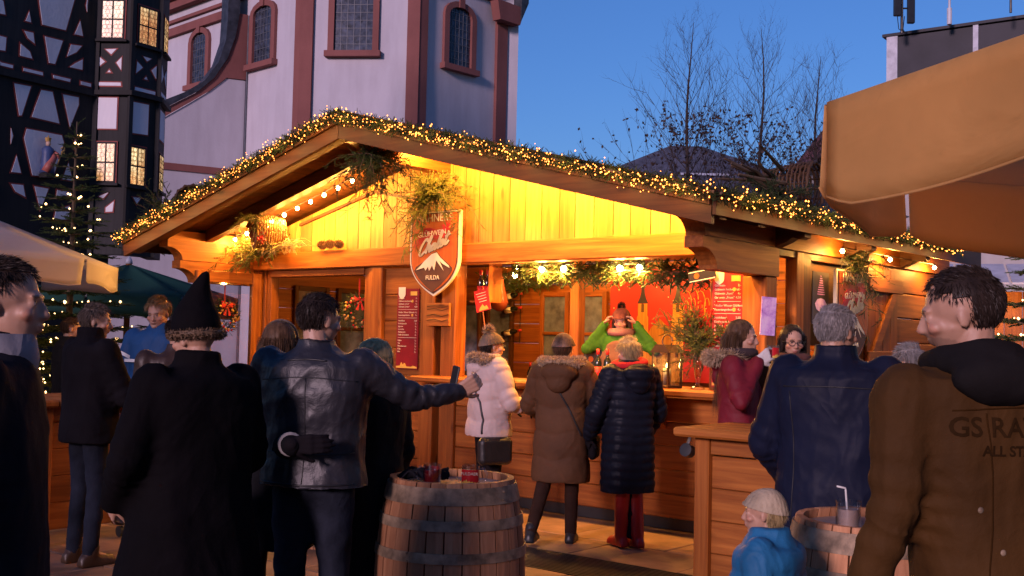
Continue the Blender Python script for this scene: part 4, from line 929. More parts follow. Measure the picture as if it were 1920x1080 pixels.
# -------- far slate roof, modern block with antennas, red roof
M['wall_far'] = stucco('far_wall', (.5, .46, .44)); M['cladding'] = plain('dark_cladding', (.03, .028, .034), .55, var=.2, scale=1); M['lightpost'] = plain('pale_panel', (.55, .55, .6), .5, bmp=0); M['tiles'] = plain('roof_tiles', (.20, .06, .05), .7, var=.3, scale=3)
M['grey_slate'] = plain('grey_slate', (.10, .10, .125), .45, var=.25, scale=5)
t = thing('slate_house', 'low house with grey slate hip roof behind the hut', 'house', (5, 32, 0))
MB().box(-4.5, 4.6, -1.8, 6, 0, 5.15).build('wall', M['wall_far'], t)
rf = MB().add([(-5, -2.2, 5.1), (5.6, -2.2, 5.1), (5.6, 6.4, 5.1), (-5, 6.4, 5.1), (-.35, 1.4, 7.5), (.6, 1.4, 7.5)], [(0, 1, 5, 4), (1, 2, 5), (2, 3, 4, 5), (3, 0, 4)]).build('roof', M['grey_slate'], t)
o = MB().add([(-.3, -.4, 6.36), (1.1, -.4, 6.36), (1.1, -.28, 6.44), (-.3, -.28, 6.44)], [(0, 1, 2, 3)]).build('roof_light', M['lightpost'], t)
t = thing('flat_roof_block', 'dark clad modern block with flat roof and pale corner strips', 'building', (10.69, 32, 0), math.atan2(-.59, .807))
MB().box(0, 11, 0, 8, 0, 10.45).build('wall', M['wall_far'], t)
for k, (a, b) in enumerate(((.32, 2.36), (2.52, 4.6), (4.76, 7.2))): MB().box(a, b, -.06, -.005, 6.8, 10.5).build('cladding_panel', M['cladding'], t)
for a in (.0, 2.37, 4.61): MB().box(a, a+(.31 if a == 0 else .14), -.09, -.005, 6.8, 10.53).build('pale_strip', M['lightpost'], t)
MB().box(-.12, 11.2, -.12, 8.1, 10.54, 10.62).build('parapet', M['cladding'], t)
t2 = thing('antenna_mast', 'twin dark panel antennas on the flat roof edge', 'antenna', (10.75, 31.0, 10.6))
MB().tube([(.0, 0, -.2), (0, 0, 1.5)], .04, 8).build('pole', M['darkmetal'], t2)
for sx in (-.16, .22): MB().cbox(sx-.1, sx+.1, -.16, -.03, .05 + .2*(sx < 0), 1.3, .02).build('panel_antenna', M['black'], t2); MB().tube([(sx, -.03, .5), (0, 0, .5)], .025, 6).build('bracket', M['darkmetal'], t2)
for k in range(3): MB().tube([(-.16+.1*k, -.1, .25), (-.1+.06*k, -.05, -.1), (.1, 0, -.2)], .012, 5).build('cable', M['black'], t2)
t2 = thing('roof_mast', 'thin pale pole on the flat roof left of the frame edge', 'mast', (11.85, 30.4, 10.6)); MB().tube([(0, 0, -.1), (0, 0, .35), (0, 0, .36), (0, 0, 1.6)], [.07, .07, .035, .03], 8).build('pole', M['lightpost'], t2)
t2 = thing('roof_mast', 'thinnest pole on the flat roof at the right frame edge', 'mast', (13.0, 29.2, 10.6)); MB().tube([(0, 0, -.1), (0, 0, 1.6)], [.035, .02], 8).build('pole', M['darkmetal'], t2)
t = thing('tiled_house', 'house with dark red tiled roof beside the flat block', 'house', (12, 37, 0)); MB().box(-1.0, 6, 0, 6, 0, 8.2).build('wall', M['wall_far'], t)
MB().add([(-1.5, -.5, 8.1), (6, -.5, 8.1), (6, 6.5, 8.1), (-1.5, 6.5, 8.1), (-.35, 2.5, 10.2), (6, 2.5, 10.2)], [(0, 1, 5, 4), (1, 2, 5), (2, 3, 4, 5), (3, 0, 4)]).build('roof', M['tiles'], t)

# ================================================================ TREES
M['bark'] = plain('dark_bark', (.045, .032, .028), .9); M['dead_leaf'] = plain('dead_leaf', (.05, .028, .02), .8, bmp=0)
def bare_tree(label, loc, h, seed):
    g = random.Random(seed); t = thing('bare_tree', label, 'tree', loc, 0, 'bare trees behind the hut'); tr = MB(); br = MB(); leaves = []
    trunk = [Vector((.07*math.sin(i*.9+seed)*(i/12), .06*math.cos(i*1.1+seed)*(i/12), h*i/12)) for i in range(13)]
    tr.tube(trunk, [.085*(1-i/12)**.9+.006 for i in range(13)], 6)
    def grow_(p, d, l, r, depth):
        pts = [p]; n = 5
        for i in range(n):
            d = (d + Vector((g.gauss(0, .10), g.gauss(0, .10), .10+g.gauss(0, .05)))).normalized(); pts.append(pts[-1] + d*l/n)
        br.tube(pts, [r*(1-.8*i/n) for i in range(n+1)], 3, False)
        if depth < 2:
            for k in range(6 if depth == 0 else 4):
                i = g.randint(1, n); s_ = Vector((g.gauss(0, 1), g.gauss(0, 1), g.gauss(0, .5))).normalized(); grow_(pts[i], (d*.9+s_*.7).normalized(), l*g.uniform(.3, .55), r*.5, depth+1)
        for k in range(5 if depth else 2):
            if pts[-1].z < h*.78 and g.random() < .3: leaves.append(pts[g.randint(2, n)] + Vector((g.gauss(0, .03), g.gauss(0, .03), -.03)))
    for k in range(46):
        f = .30 + .66*k/46; p = Vector((0, 0, h*f)); a = k*2.4 + g.uniform(-.4, .4); up = .75 + .55*f
        grow_(p, Vector((math.cos(a), math.sin(a), up)).normalized(), h*(.36*(1.08-f)+.04), .024*(1.15-f), 0)
    tr.build('trunk', M['bark'], t, True); br.build('crown', M['bark'], t)
    V = []; T = []
    for p in leaves:
        a = Vector((g.gauss(0, 1), g.gauss(0, 1), g.gauss(0, 1))).normalized()*.05; b = a.cross(Vector((g.gauss(0, 1), g.gauss(0, 1), 1))).normalized()*.03; n = len(V)
        V += [p-a, p-b, p+a, p+b]; T += [(n, n+1, n+2), (n, n+2, n+3)]
    tag(npmesh('withered_leaves', V, T, M['dead_leaf'], t), kind='stuff')
bare_tree('largest bare tree with withered leaves behind the hut', (4.05, 26, 0), 9.1, 3)
bare_tree('middle bare tree with few withered leaves behind the hut', (5.95, 27, 0), 9.3, 5)
bare_tree('smallest bare tree next to the big parasol', (7.6, 28, 0), 8.9, 9)
def xmas_tree(label, loc, h, rad, n_l, seed, lr=.016, lean=0, lights_mat='fairy_white', z0=.35):
    g = random.Random(seed); t = thing('christmas_tree', label, 'christmas tree', loc, 0, 'lit christmas trees')
    MB().tube([(0, 0, 0), (0, 0, h*.5), (0, 0, h)], [.06, .04, .008], 7).build('trunk', M['twig'], t, True)
    P = []; D = []; L = []; tips = []; br = MB(); z = z0; k = 0
    while z < h*.97:
        f = (z-z0)/(h-z0); nb = max(4, int(11*(1-f))+2); r = rad*(1-f)**.85 + .05
        for i in range(nb):
            a = 2*math.pi*i/nb + k*.7 + g.uniform(-.2, .2); rr_ = r*g.uniform(.75, 1.1); d = Vector((math.cos(a), math.sin(a), .18)); pts = [Vector((0, 0, z)) + d*rr_*s_ + Vector((0, 0, -.10*rr_*s_*s_*2 + .08*rr_*s_**3)) for s_ in (0, .33, .66, 1)]
            br.tube(pts, [.012, .009, .006, .003], 3, False)
            m = max(7, int(rr_*34))
            for q in range(m):
                s_ = .12 + .88*q/m; p = Vector((0, 0, z)) + d*rr_*s_ + Vector((0, 0, -.12*rr_*s_*s_)); side = g.choice((-1, 1)); dv = Vector((d.x-side*d.y*.8, d.y+side*d.x*.8, g.uniform(-.25, .3)))
                P.append(p); D.append(dv); L.append(.24*g.uniform(.6, 1.1)*(1-.3*s_)*min(1, .5+rr_))
                tips.append(p)
        z += (.13+.05*(1-f))*1.0; k += 1
    for q in range(8): P.append((0, 0, h-.35+q*.045)); D.append((g.gauss(0, .5), g.gauss(0, .5), 1)); L.append(.13)
    V, T = scatter_twigs([tuple(p) for p in P], [tuple(d) for d in D], np.array(L)); tag(npmesh('crown', V, T, M['fir'], t), kind='stuff'); tag(br.build('branch', M['twig'], t), kind='stuff')
    pts = [tips[g.randrange(len(tips))] + Vector((g.gauss(0, .03), g.gauss(0, .03), .03)) for _ in range(n_l)]
    V, T = octas([tuple(p) for p in pts], np.array([lr*g.uniform(.6, 1.25) for _ in pts])); tag(npmesh('fairy_lights', V, T, M[lights_mat], t), kind='stuff')
xmas_tree('tall slim lit christmas tree rising above the left parasol', (-5.72, 14.5, 0), 4.3, 1.05, 300, 2)
xmas_tree('bushy lit christmas tree below the left parasol at the frame edge', (-6.1, 13.6, 0), 2.35, .85, 260, 4, .012)
xmas_tree('small lit christmas tree behind the man in blue', (-4.95, 15.5, 0), 1.9, .7, 150, 6, .015)
xmas_tree('lit christmas tree at the right frame edge beside the hut', (4.45, 9.6, 0), 2.55, .75, 150, 8, .012)
# ================================================================ PARASOLS AND STALL BEHIND
def canvas(name, c):
    m, nt, b, N, L = nodemat(name); v = coords(nt, (1, 1, 1), False)
    n = noise_tex(nt, v, 1.3, 6, .7); st = noise_tex(nt, coords(nt, (5, 5, 5), False), 1.0, 8, .8, 1.5)
    base = ramp(nt, n, [(.3, tuple(x*.8 for x in c)), (.65, c)])
    L.new(mix_rgb(nt, ramp(nt, st, [(.60, (0, 0, 0)), (.72, (.5, .5, .5))]), base, tuple(x*.55 for x in c)), b.inputs['Base Color'])
    b.inputs['Roughness'].default_value = .85; b.inputs['Specular IOR Level'].default_value = .15
    bump(nt, noise_tex(nt, coords(nt, (1.5, 1.5, 4), False), 1.0, 4, .5, .8), .5, .05, b)
    # cloth lets some light through
    tr = N.new('ShaderNodeBsdfTranslucent'); tr.inputs['Color'].default_value = (*[.35+.65*x for x in c], 1); mx = N.new('ShaderNodeMixShader'); mx.inputs[0].default_value = .55
    out = N['Material Output']; L.new(b.outputs[0], mx.inputs[1]); L.new(tr.outputs[0], mx.inputs[2]); L.new(mx.outputs[0], out.inputs['Surface'])
    return m
M['canvas'] = canvas('warm_light_canvas', (.93, .55, .19)); M['canvas_white'] = canvas('parasol_canvas_white', (.74, .69, .66)); M['canvas_green'] = canvas('parasol_canvas_green', (.05, .16, .13))  # right parasol is cream cloth, orange light is put into its colour
def parasol(label, loc, rz, n, rad, ze, za, drop, m, pole=True, wave=.02):
    t = thing('parasol', label, 'parasol', loc, rz, 'market parasols'); vs = [Vector((rad*math.cos(2*math.pi*k/n), rad*math.sin(2*math.pi*k/n), ze)) for k in range(n)]
    for k in range(n):
        a, b = vs[k], vs[(k+1) % n]; top = Vector((0, 0, za)); nu, nv = 10, 8; V = []; F = []
        for j in range(nv+1):
            for i in range(nu+1):
                e = a.lerp(b, i/nu); p = top.lerp(e, j/nv); p.z -= .10*math.sin(math.pi*j/nv)*math.sin(math.pi*i/nu) - .0; V.append(p)
        for j in range(nv):
            for i in range(nu): F.append((j*(nu+1)+i, j*(nu+1)+i+1, (j+1)*(nu+1)+i+1, (j+1)*(nu+1)+i))
        o = MB().add(V, F).build('canopy_panel', M[m], t, True); md = o.modifiers.new('cloth', 'SOLIDIFY'); md.thickness = .004
        V = []; F = []; nu, nv = 22, 5; out = ((a+b)/2).normalized(); out.z = 0; ph = random.uniform(0, 6)
        a2, b2 = a.lerp(b, .012), b.lerp(a, .012)
        for j in range(nv+1):
            for i in range(nu+1):
                s_ = i/nu; e = a2.lerp(b2, s_) + out*(.012 + wave*(j/nv)*math.sin(s_*9+ph)); edge = abs(s_-.5)*2
                V.append(e + Vector((0, 0, .004-drop*(j/nv)*(1 + .10*math.sin(s_*5+ph) - .10*max(0, edge-.85)/.15))) + (b-a)*(.5-s_)*.03*(j/nv))
        for j in range(nv):
            for i in range(nu): F.append((j*(nu+1)+i, j*(nu+1)+i+1, (j+1)*(nu+1)+i+1, (j+1)*(nu+1)+i))
        o = MB().add(V, F).build('valance', M[m], t, True); md = o.modifiers.new('cloth', 'SOLIDIFY'); md.thickness = .005
        o2 = MB().tube([V[nv*(nu+1)+i] for i in range(nu+1)], .005, 5).build('hem', M[m], o, True)
        MB().tube([a*.99 + Vector((0, 0, -.03)), Vector((0, 0, za-.06))], .014, 5).build('rib', M['lightpost'], t)
        MB().tube([a*.45 + Vector((0, 0, (ze*.45+za*.55)-ze*.45 - .05)), Vector((0, 0, ze-.25))], .010, 5).build('strut', M['lightpost'], t)
    if pole: MB().tube([(0, 0, 0), (0, 0, za+.05)], .045, 12).build('pole', M['pine_z'], t, True); MB().cbox(-.4, .4, -.4, .4, 0, .1, .02).build('base', M['darkmetal'], t)
    MB().lathe([(.06, za), (.05, za+.06), (.02, za+.1), (.001, za+.12)], 10).build('finial', M['lightpost'], t, True)
a0 = math.atan2(4.1-3.87, 1.14-3.64)
parasol('large parasol with warm light in its canvas colour overhead at the right edge', (3.64, 3.87, 0), a0, 8, 2.51, 2.49, 3.35, .36, 'canvas', True, .03)
a1 = math.atan2(11.0-11.5, -3.77+5.75)
parasol('white parasol at the left edge', (-6.12, 11.35, 0), a1, 8, 2.04, 2.28, 3.02, .25, 'canvas_white', True)
parasol('far green parasol between the left parasol and the hut', (-5.9, 17.2, 0), 0, 8, 1.7, 2.12, 2.62, .3, 'canvas_green', True)
st_ = thing('market_stall', 'lit plank stall with pale striped awning behind the right christmas tree', 'market stall', (5.9, 13.4, 0), R(-20))
for k in range(10): MB().cbox(-1.0+k*.2, -1.0+k*.2+.194, 0, .03, 0, 2.3, .004).build('wall_plank', M['pine_z'], st_)
for k in range(8): MB().prism([(-.9, 2.34), (.1, 2.62), (.1, 2.64), (-.9, 2.36)], 0, -1.1+k*.28, -1.1+k*.28+.25).build('awning_strip', M['lightpost'], st_)
for a in (-1.05, 1.0): MB().cbox(a, a+.08, -.85, -.77, 0, 2.33, .006).build('post', M['dark_z'], st_)
for a in (-.5, .35): MB().cbox(a, a+.05, -.06, -.01, 1.0, 2.2, .004).build('batten', M['dark_z'], st_)
bulb_light('stall_lamp', st_, (0, -.5, 2.15), 12)
# ================================================================ PEOPLE: builders
def cloth(name, c, rough=.85, var=.15, bmp=.25, bscale=28, leather=False, weave=0):
    m, nt, b, N, L = nodemat(name); v = coords(nt)
    n = noise_tex(nt, v, 4, 5)
    L.new(ramp(nt, n, [(.3, tuple(x*(1-2*var) for x in c)), (.7, tuple(min(1, x*(1+var)) for x in c))]), b.inputs['Base Color'])
    b.inputs['Roughness'].default_value = rough; b.inputs['Specular IOR Level'].default_value = .42 if leather else (.07 if sum(c) < .1 else .2)
    h = noise_tex(nt, v, bscale, 5, .6, .5 if leather else 0)
    w1 = noise_tex(nt, coords(nt, (1, 1, .7)), 3.6, 2, .5, 1.2); w2 = ramp(nt, w1, [(.30, (0, 0, 0)), (.5, (1, 1, 1)), (.70, (0, 0, 0))])   # crease ridges
    b1 = N.new('ShaderNodeBump'); b1.inputs['Strength'].default_value = .2 if leather else .26; b1.inputs['Distance'].default_value = .02; L.new(w2, b1.inputs['Height'])
    b2 = bump(nt, h, bmp, .012, b); L.new(b1.outputs[0], b2.inputs['Normal']); return m
def skin_mat():
    m, nt, b, N, L = nodemat('skin'); at = N.new('ShaderNodeAttribute'); at.attribute_name = 'tint'
    n = noise_tex(nt, coords(nt), 30, 4); L.new(mix_rgb(nt, .25, at.outputs['Color'], ramp(nt, n, [(.3, (.75, .6, .55)), (.7, (1, 1, 1))]), 'MULTIPLY'), b.inputs['Base Color'])
    b.inputs['Roughness'].default_value = .5; b.inputs['Subsurface Weight'].default_value = .08; b.inputs['Subsurface Radius'].default_value = (.012, .005, .003); b.inputs['Subsurface Scale'].default_value = 1
    return m
M['skin'] = skin_mat()
def hairmat(name, c, rough=.42):
    m, nt, b, N, L = nodemat(name); n = noise_tex(nt, coords(nt, (60, 60, 8)), 1.0, 3)
    L.new(ramp(nt, n, [(.3, tuple(x*.55 for x in c)), (.7, tuple(min(1, x*1.35) for x in c))]), b.inputs['Base Color']); b.inputs['Roughness'].default_value = rough; b.inputs['Specular IOR Level'].default_value = .12; return m
for k_, c_ in dict(h_brown=(.10, .055, .03), h_dark=(.03, .02, .016), h_grey=(.26, .24, .23), h_greybrown=(.15, .11, .085), h_blond=(.50, .36, .17), h_sand=(.30, .19, .09), fur=(.42, .30, .19), fur_dark=(.16, .10, .06), fur_pink=(.36, .27, .21)).items(): M[k_] = hairmat(k_, c_)
def remesh(mb, voxel, it=4, fac=.5):
    me = bpy.data.meshes.new('tmp'); me.from_pydata(mb.v, [], mb.f); bm = bmesh.new(); bm.from_mesh(me); bmesh.ops.recalc_face_normals(bm, faces=bm.faces); bm.to_mesh(me); bm.free()
    o = bpy.data.objects.new('tmp', me); COL.objects.link(o)
    r = o.modifiers.new('r', 'REMESH'); r.mode = 'VOXEL'; r.voxel_size = voxel
    if it: s_ = o.modifiers.new('s', 'SMOOTH'); s_.factor = fac; s_.iterations = it
    out = bpy.data.meshes.new_from_object(o.evaluated_get(bpy.context.evaluated_depsgraph_get()))
    bpy.data.objects.remove(o); bpy.data.meshes.remove(me)
    V = np.empty(len(out.vertices)*3, np.float32); out.vertices.foreach_get('co', V); Nn = np.empty_like(V); out.vertices.foreach_get('normal', Nn)
    Q = np.empty(len(out.loops), np.int32); out.loops.foreach_get('vertex_index', Q); lt = np.empty(len(out.polygons), np.int32); out.polygons.foreach_get('loop_total', lt)
    bpy.data.meshes.remove(out)
    assert (lt == 4).all()
    return V.reshape(-1, 3).astype(float), Nn.reshape(-1, 3).astype(float), Q.reshape(-1, 4)
def folds(P, amp, freq, seed, an=(1, 1, .55)):
    g = np.random.default_rng(seed); d = np.zeros(len(P)); Pw = P*np.array(an)
    Pw = Pw + .05*np.stack([np.sin(7*P[:, 2]+2*P[:, 0]), np.sin(6*P[:, 0]+3*P[:, 2]), np.sin(5*P[:, 1]+4*P[:, 0])], 1)
    for k in range(7):
        w = g.normal(size=3); w /= np.linalg.norm(w); f = freq*g.uniform(.6, 1.9); d += (1-np.abs(np.sin(Pw@w*f + g.uniform(0, 6))))**1.6*(.6/(.5+f/freq))
    if freq < 60:
        return amp*(d/7*3.2 - .8) + folds(P, amp*.16, freq*2.6 if freq*2.6 > 60 else 61, seed+11, an)
    return amp*(d/7*3.2 - .8)
def loft(mb, rings, seg=28, power=2.4):
    V = []; n = len(rings)
    for (c, rx, ry) in rings:
        for k in range(seg):
            t = 2*math.pi*k/seg; ct, st = math.cos(t), math.sin(t)
            V.append((c[0] + rx*math.copysign(abs(ct)**(2/power), ct), c[1] + ry*math.copysign(abs(st)**(2/power), st), c[2]))
    F = [(i*seg+k, i*seg+(k+1) % seg, (i+1)*seg+(k+1) % seg, (i+1)*seg+k) for i in range(n-1) for k in range(seg)]
    F += [tuple(range(seg))[::-1], tuple(range((n-1)*seg, n*seg))]
    mb.add(V, F)
def ribbons(roots, dirs_fn, n, length, width, seed, steps=5):
    """hair ribbons: roots (k,3), dirs_fn(points, step index, root normals) -> directions"""
    g = np.random.default_rng(seed); P = roots.copy(); L = length*g.uniform(.65, 1.15, len(P))[:, None]/steps; pts = [P]
    for i in range(steps):
        d = dirs_fn(P, i/steps); P = P + d*L; pts.append(P)
    pts = np.stack(pts, 1); side = g.normal(size=roots.shape)
    side -= 0; t = pts[:, -1]-pts[:, 0]; side = np.cross(t, side); side /= np.linalg.norm(side, axis=1, keepdims=True)+1e-9
    w = width*(1-np.linspace(0, .85, steps+1))[None, :, None]*g.uniform(.6, 1.3, len(P))[:, None, None]
    A = pts - side[:, None]*w; B = pts + side[:, None]*w; V = np.stack([A, B], 2).reshape(len(P), -1, 3); m = 2*(steps+1)
    q = np.array([(2*i, 2*i+1, 2*i+3, 2*i+2) for i in range(steps)]); T = (q[None] + (np.arange(len(P))*m)[:, None, None]).reshape(-1, 4)
    return V.reshape(-1, 3), T
def hand_mesh(mb, w, d, pn, side, curl=.5, thumb=.6, s_=1.0):
    """hand at wrist w, pointing along d, palm facing pn"""
    w = Vector(w); d = Vector(d).normalized(); pn = Vector(pn); pn = (pn - d*pn.dot(d)).normalized(); ac = d.cross(pn)*side
    for k in range(4):
        o = (k-1.5)*.020*s_; b = w + d*.085*s_ + ac*o; mb.cap(w + d*.01*s_ + ac*o*.6, b, .0155*s_, .0125*s_, 8)
        l = (.040, .045, .042, .033)[k]*s_; dd = d.copy(); p = b; r = .0095*s_
        for j in range(3):
            ang = curl*(.7, .95, .6)[j]; dd = (dd*math.cos(ang) + pn*math.sin(ang)*1.0).normalized() if j == 0 else (Matrix.Rotation(ang, 3, dd.cross(pn).normalized() if dd.cross(pn).length > .05 else ac) @ dd)
            q = p + dd*l*(1, .7, .55)[j]; mb.cap(p, q, r, r*.88, 8); p = q; r *= .88
    tb = w + d*.025*s_ - ac*.028*s_; td = (d*.7 - ac*.75 + pn*thumb).normalized(); q = tb + td*.045*s_; mb.cap(tb, q, .014*s_, .011*s_, 8); td = (td + d*.7 + pn*thumb*.5).normalized(); mb.cap(q, q+td*.032*s_, .0105*s_, .009*s_, 8)
SKIN = np.array((.50, .285, .19))
def head_arrays(tone=1.0, beard=0, female=False):
    mb = MB()
    mb.ball((0, -.012, .032), (.076, .094, .086), None, 20, 14); mb.ball((0, .022, -.028), (.061 if not female else .057, .070, .084), None, 18, 12)
    mb.ball((0, .052, -.090), (.030, .030, .026)); mb.ball((0, .03, -.075), (.05 if not female else .044, .05, .035))
    mb.cap((0, .088, .010), (0, .1035, -.026), .0075, .0115, 8); mb.ball((0, .098, -.030), (.0165, .011, .009))
    mb.ball((0, .078, .024), (.050, .016, .011))
    for s_ in (-1, 1):
        mb.ball((s_*.040, .060, -.022), (.024, .024, .020)); mb.ball((s_*.030, .0735, .004), .0135); mb.ball((s_*.0735, -.010, -.006), (.007, .0165, .027), Matrix.Rotation(s_*R(-16), 3, 'Z'))
    mb.ball((0, .088, -.054), (.021, .010, .0055)); mb.ball((0, .086, -.065), (.018, .010, .007))
    mb.cap((0, -.025, -.05), (0, -.035, -.20), .056 if not female else .047, .060 if not female else .05, 14)
    V, N_, Q = remesh(mb, .006, 2, .4)
    C = np.ones((len(V), 4)); C[:, :3] = SKIN*tone
    V = V*np.array((.96, .97, .97))
    def sph(c, r, col, k=1): m = np.linalg.norm((V-np.array(c))/np.array(r), axis=1) < 1; C[m, :3] = C[m, :3]*(1-k) + np.array(col)*k
    for s_ in (-1, 1):
        sph((s_*.030, .088, .004), (.0125, .012, .0055), (.45, .42, .40)); sph((s_*.030, .088, .0042), (.0055, .015, .0058), (.03, .02, .015)); sph((s_*.030, .088, .0105), (.015, .015, .0028), (.05, .03, .025), .8)
        sph((s_*.032, .09, .0245), (.021, .02, .0045), (.06, .035, .02), .85); sph((s_*.042, .075, -.026), (.022, .03, .02), SKIN*np.array((1.15, .78, .74))*tone, .5)
    sph((0, .096, -.054), (.022, .014, .006), (.32, .10, .085) if female else (.33, .15, .11), .8); sph((0, .094, -.065), (.019, .014, .007), (.36, .12, .10) if female else (.36, .17, .12), .8); sph((0, .1, -.0595), (.022, .02, .0018), (.10, .03, .03), .9)
    sph((0, .112, -.03), (.016, .014, .012), SKIN*np.array((1.12, .8, .75))*tone, .5)
    if beard: sph((0, .05, -.085), (.075, .08, .05), (.12, .08, .06), beard)
    return V, N_, Q, C
HEADS = {}
def cap_faces(r, c, keep, u=36, w=24):
    mb = MB().ball(c, r, None, u, w); mb.f = [f for f in mb.f if keep(sum((Vector(mb.v[i]) for i in f), Vector())/len(f))]; return mb
def person(label, loc, rz, h, jacket, trousers=None, hair=None, hat=None, arms=None, legs=None, head=(0, 0, 0), female=False, gloves=None, shoes=None, group=None, tone=1.0, beard=0, lean=0, tilt=0, body_hands=True, curls=(.5, .5), handpose=None, z0=0):
    sc = h/1.75; root = thing('person', label, 'person', (loc[0], loc[1], z0), rz, group); root.scale = (sc,)*3
    seed = abs(hash(label)) % 1000 if False else sum(map(ord, label)) % 997
    LM = Matrix.Translation((0, 0, .95)) @ Matrix.Rotation(-lean, 4, 'X') @ Matrix.Rotation(tilt, 4, 'Y') @ Matrix.Translation((0, 0, -.95))
    A = dict(el=(-.25, -.03, 1.13), wl=(-.26, .06, .88), er=(.25, -.03, 1.13), wr=(.26, .06, .88)); A.update(arms or {})
    G = dict(kl=(-.10, .015, .50), al=(-.105, -.02, .09), kr=(.10, .015, .50), ar=(.105, -.02, .09)); G.update(legs or {})
    sh = [LM @ Vector((s_*(.182 if female else .205), -.01, 1.428)) for s_ in (-1, 1)]
    # ---- body: skin mesh, coarse torso and limbs + fine head + hands, one mesh
    hk = (tone, beard, female)
    if hk not in HEADS: HEADS[hk] = head_arrays(*hk)
    V, N_, Q, C = [x.copy() for x in HEADS[hk]]
    HM4 = LM @ Matrix.Translation((0, .025, 1.612)) @ Euler((head[1], head[2], head[0])).to_matrix().to_4x4()
    neckw = np.clip((-.03-V[:, 2])/.12, 0, 1)[:, None]     # the neck stays put while the head turns
    Vh = np.array([HM4 @ Vector(p) for p in V]); Vn = np.array([LM @ (Vector((0, .025, 1.612)) + Vector(p)) for p in V]); V = Vh*(1-neckw) + Vn*neckw
    allV = [V]; allQ = [Q]; allC = [C]; n = len(V)
    mb = MB(); loft(mb, [(LM @ Vector((0, -.01, z)), a, b) for z, a, b in ((.86, .11, .07), (.95, .12, .08), (1.1, .12, .085), (1.3, .15, .10), (1.42, .16, .08), (1.48, .06, .06))], 16)
    for s_, e, w in ((sh[0], A['el'], A['wl']), (sh[1], A['er'], A['wr'])): mb.cap(s_, e, .048, .038, 8); mb.cap(e, w, .037, .027, 8)
    for s_, k, a in ((-1, G['kl'], G['al']), (1, G['kr'], G['ar'])): mb.cap((s_*.085, 0, .90), k, .075, .05, 8); mb.cap(k, a, .048, .035, 8); mb.cap(a, (a[0], a[1]+.13, a[2]-.045), .034, .03, 8)
    v, _, q = remesh(mb, .03, 1); allV.append(v); allQ.append(q+n); n += len(v); c = np.ones((len(v), 4)); c[:, :3] = SKIN*tone; allC.append(c)
    gl = MB()
    for i, (w, e, s_) in enumerate(((A['wl'], A['el'], -1), (A['wr'], A['er'], 1))):
        d = (Vector(w)-Vector(e)).normalized(); hp_ = (handpose or {}).get('l' if s_ < 0 else 'r'); dd, pn = hp_ if hp_ else (d, Vector((-s_, .2, -.1)))
        hm = MB(); hand_mesh(hm, w, dd, pn, s_, curls[i])
        if gloves is not None:
            gg = MB(); hand_mesh(gg, w, dd, pn, s_, curls[i], s_=1.12); gg.cap(Vector(w)-d*.05, Vector(w)+d*.02, .04, .034, 12); v, nn, q = remesh(gg, .006, 2, .4)
            npmesh('glove', v, q, gloves, root, True)
        else:
            v, _, q = remesh(hm, .0055, 1, .4); allV.append(v); allQ.append(q+n); n += len(v); c = np.ones((len(v), 4)); c[:, :3] = SKIN*tone; allC.append(c)
    o = npmesh('body', np.concatenate(allV), np.concatenate(allQ), M['skin'], root, True)
    at = o.data.attributes.new('tint', 'FLOAT_COLOR', 'POINT'); at.data.foreach_set('color', np.concatenate(allC).astype(np.float32).ravel())
    # ---- jacket
    J = dict(mat=None, hem=.86, w=1.0, p=.012, quilt=0, flare=0, collar=.055, fold=.018, ff=20, belly=0, vox=.0145, cuffr=.047); J.update(jacket); p = J['p']; fm = .93 if female else 1.0
    rings = [(1.512, .068, .07, -.008), (1.484, .11, .088, -.01), (1.462, .19, .105, -.012), (1.42, .212, .120, -.012), (1.30, .205, .132, -.005), (1.15, .19, .13+J['belly']*.6, .0), (1.02, .192, .135+J['belly'], .004), (.93, .20, .140, .0)]
    mb = MB(); R_ = [(LM @ Vector((0, y, z)), (a*fm+p)*J['w'], (b+p)*J['w']) for z, a, b, y in rings]
    hz = J['hem']
    if hz < .92:
        for t_ in (.35, .7, 1.0): z = .93+(hz-.93)*t_; R_.append((Vector((0, 0, z)), (.20*fm+p+J['flare']*t_)*J['w'], (.14+p+J['flare']*.7*t_)*J['w']))
    else: R_ = [r_ for r_ in R_ if r_[0].z > hz-.02] + [(Vector((0, 0, hz)), (.197*fm+p)*J['w'], (.138+p)*J['w'])]
    loft(mb, R_)
    for s_, e, w in ((sh[0], A['el'], A['wl']), (sh[1], A['er'], A['wr'])):
        e = Vector(e); w = Vector(w); mb.cap(s_, e, .074+p, .056+p, 14); mb.cap(e, w, .056+p, J['cuffr']+p*.6, 14)
    if J['collar']: mb.lathe([(.070+p, 1.47), (.078+p, 1.50+J['collar']*.5), (.078+p*.8, 1.50+J['collar']), (.064+p*.5, 1.50+J['collar'])], 22, (0, -.012, 0))
    v, nn, q = remesh(mb, J['vox'], 5)
    bones = [(Vector((0, 0, .5)), Vector((0, 0, 1.55)), .25)] + [(sh[0], Vector(A['el']), .09), (Vector(A['el']), Vector(A['wl']), .08), (sh[1], Vector(A['er']), .09), (Vector(A['er']), Vector(A['wr']), .08)]
    best = np.full(len(v), 9.); tt = np.zeros(len(v)); ax = np.zeros(len(v)); acc = 0
    for a, b, r_ in bones:
        a_ = np.array(a); ab = np.array(b)-a_; L_ = np.linalg.norm(ab); t_ = np.clip((v-a_)@ab/L_**2, 0, 1); dist = np.linalg.norm(v-a_-t_[:, None]*ab, axis=1)/r_
        m = dist < best; best[m] = dist[m]; ax[m] = t_[m]*L_+acc; acc += L_ if r_ < .2 else 0
    dsp = folds(v, J['fold'], J['ff'], seed)
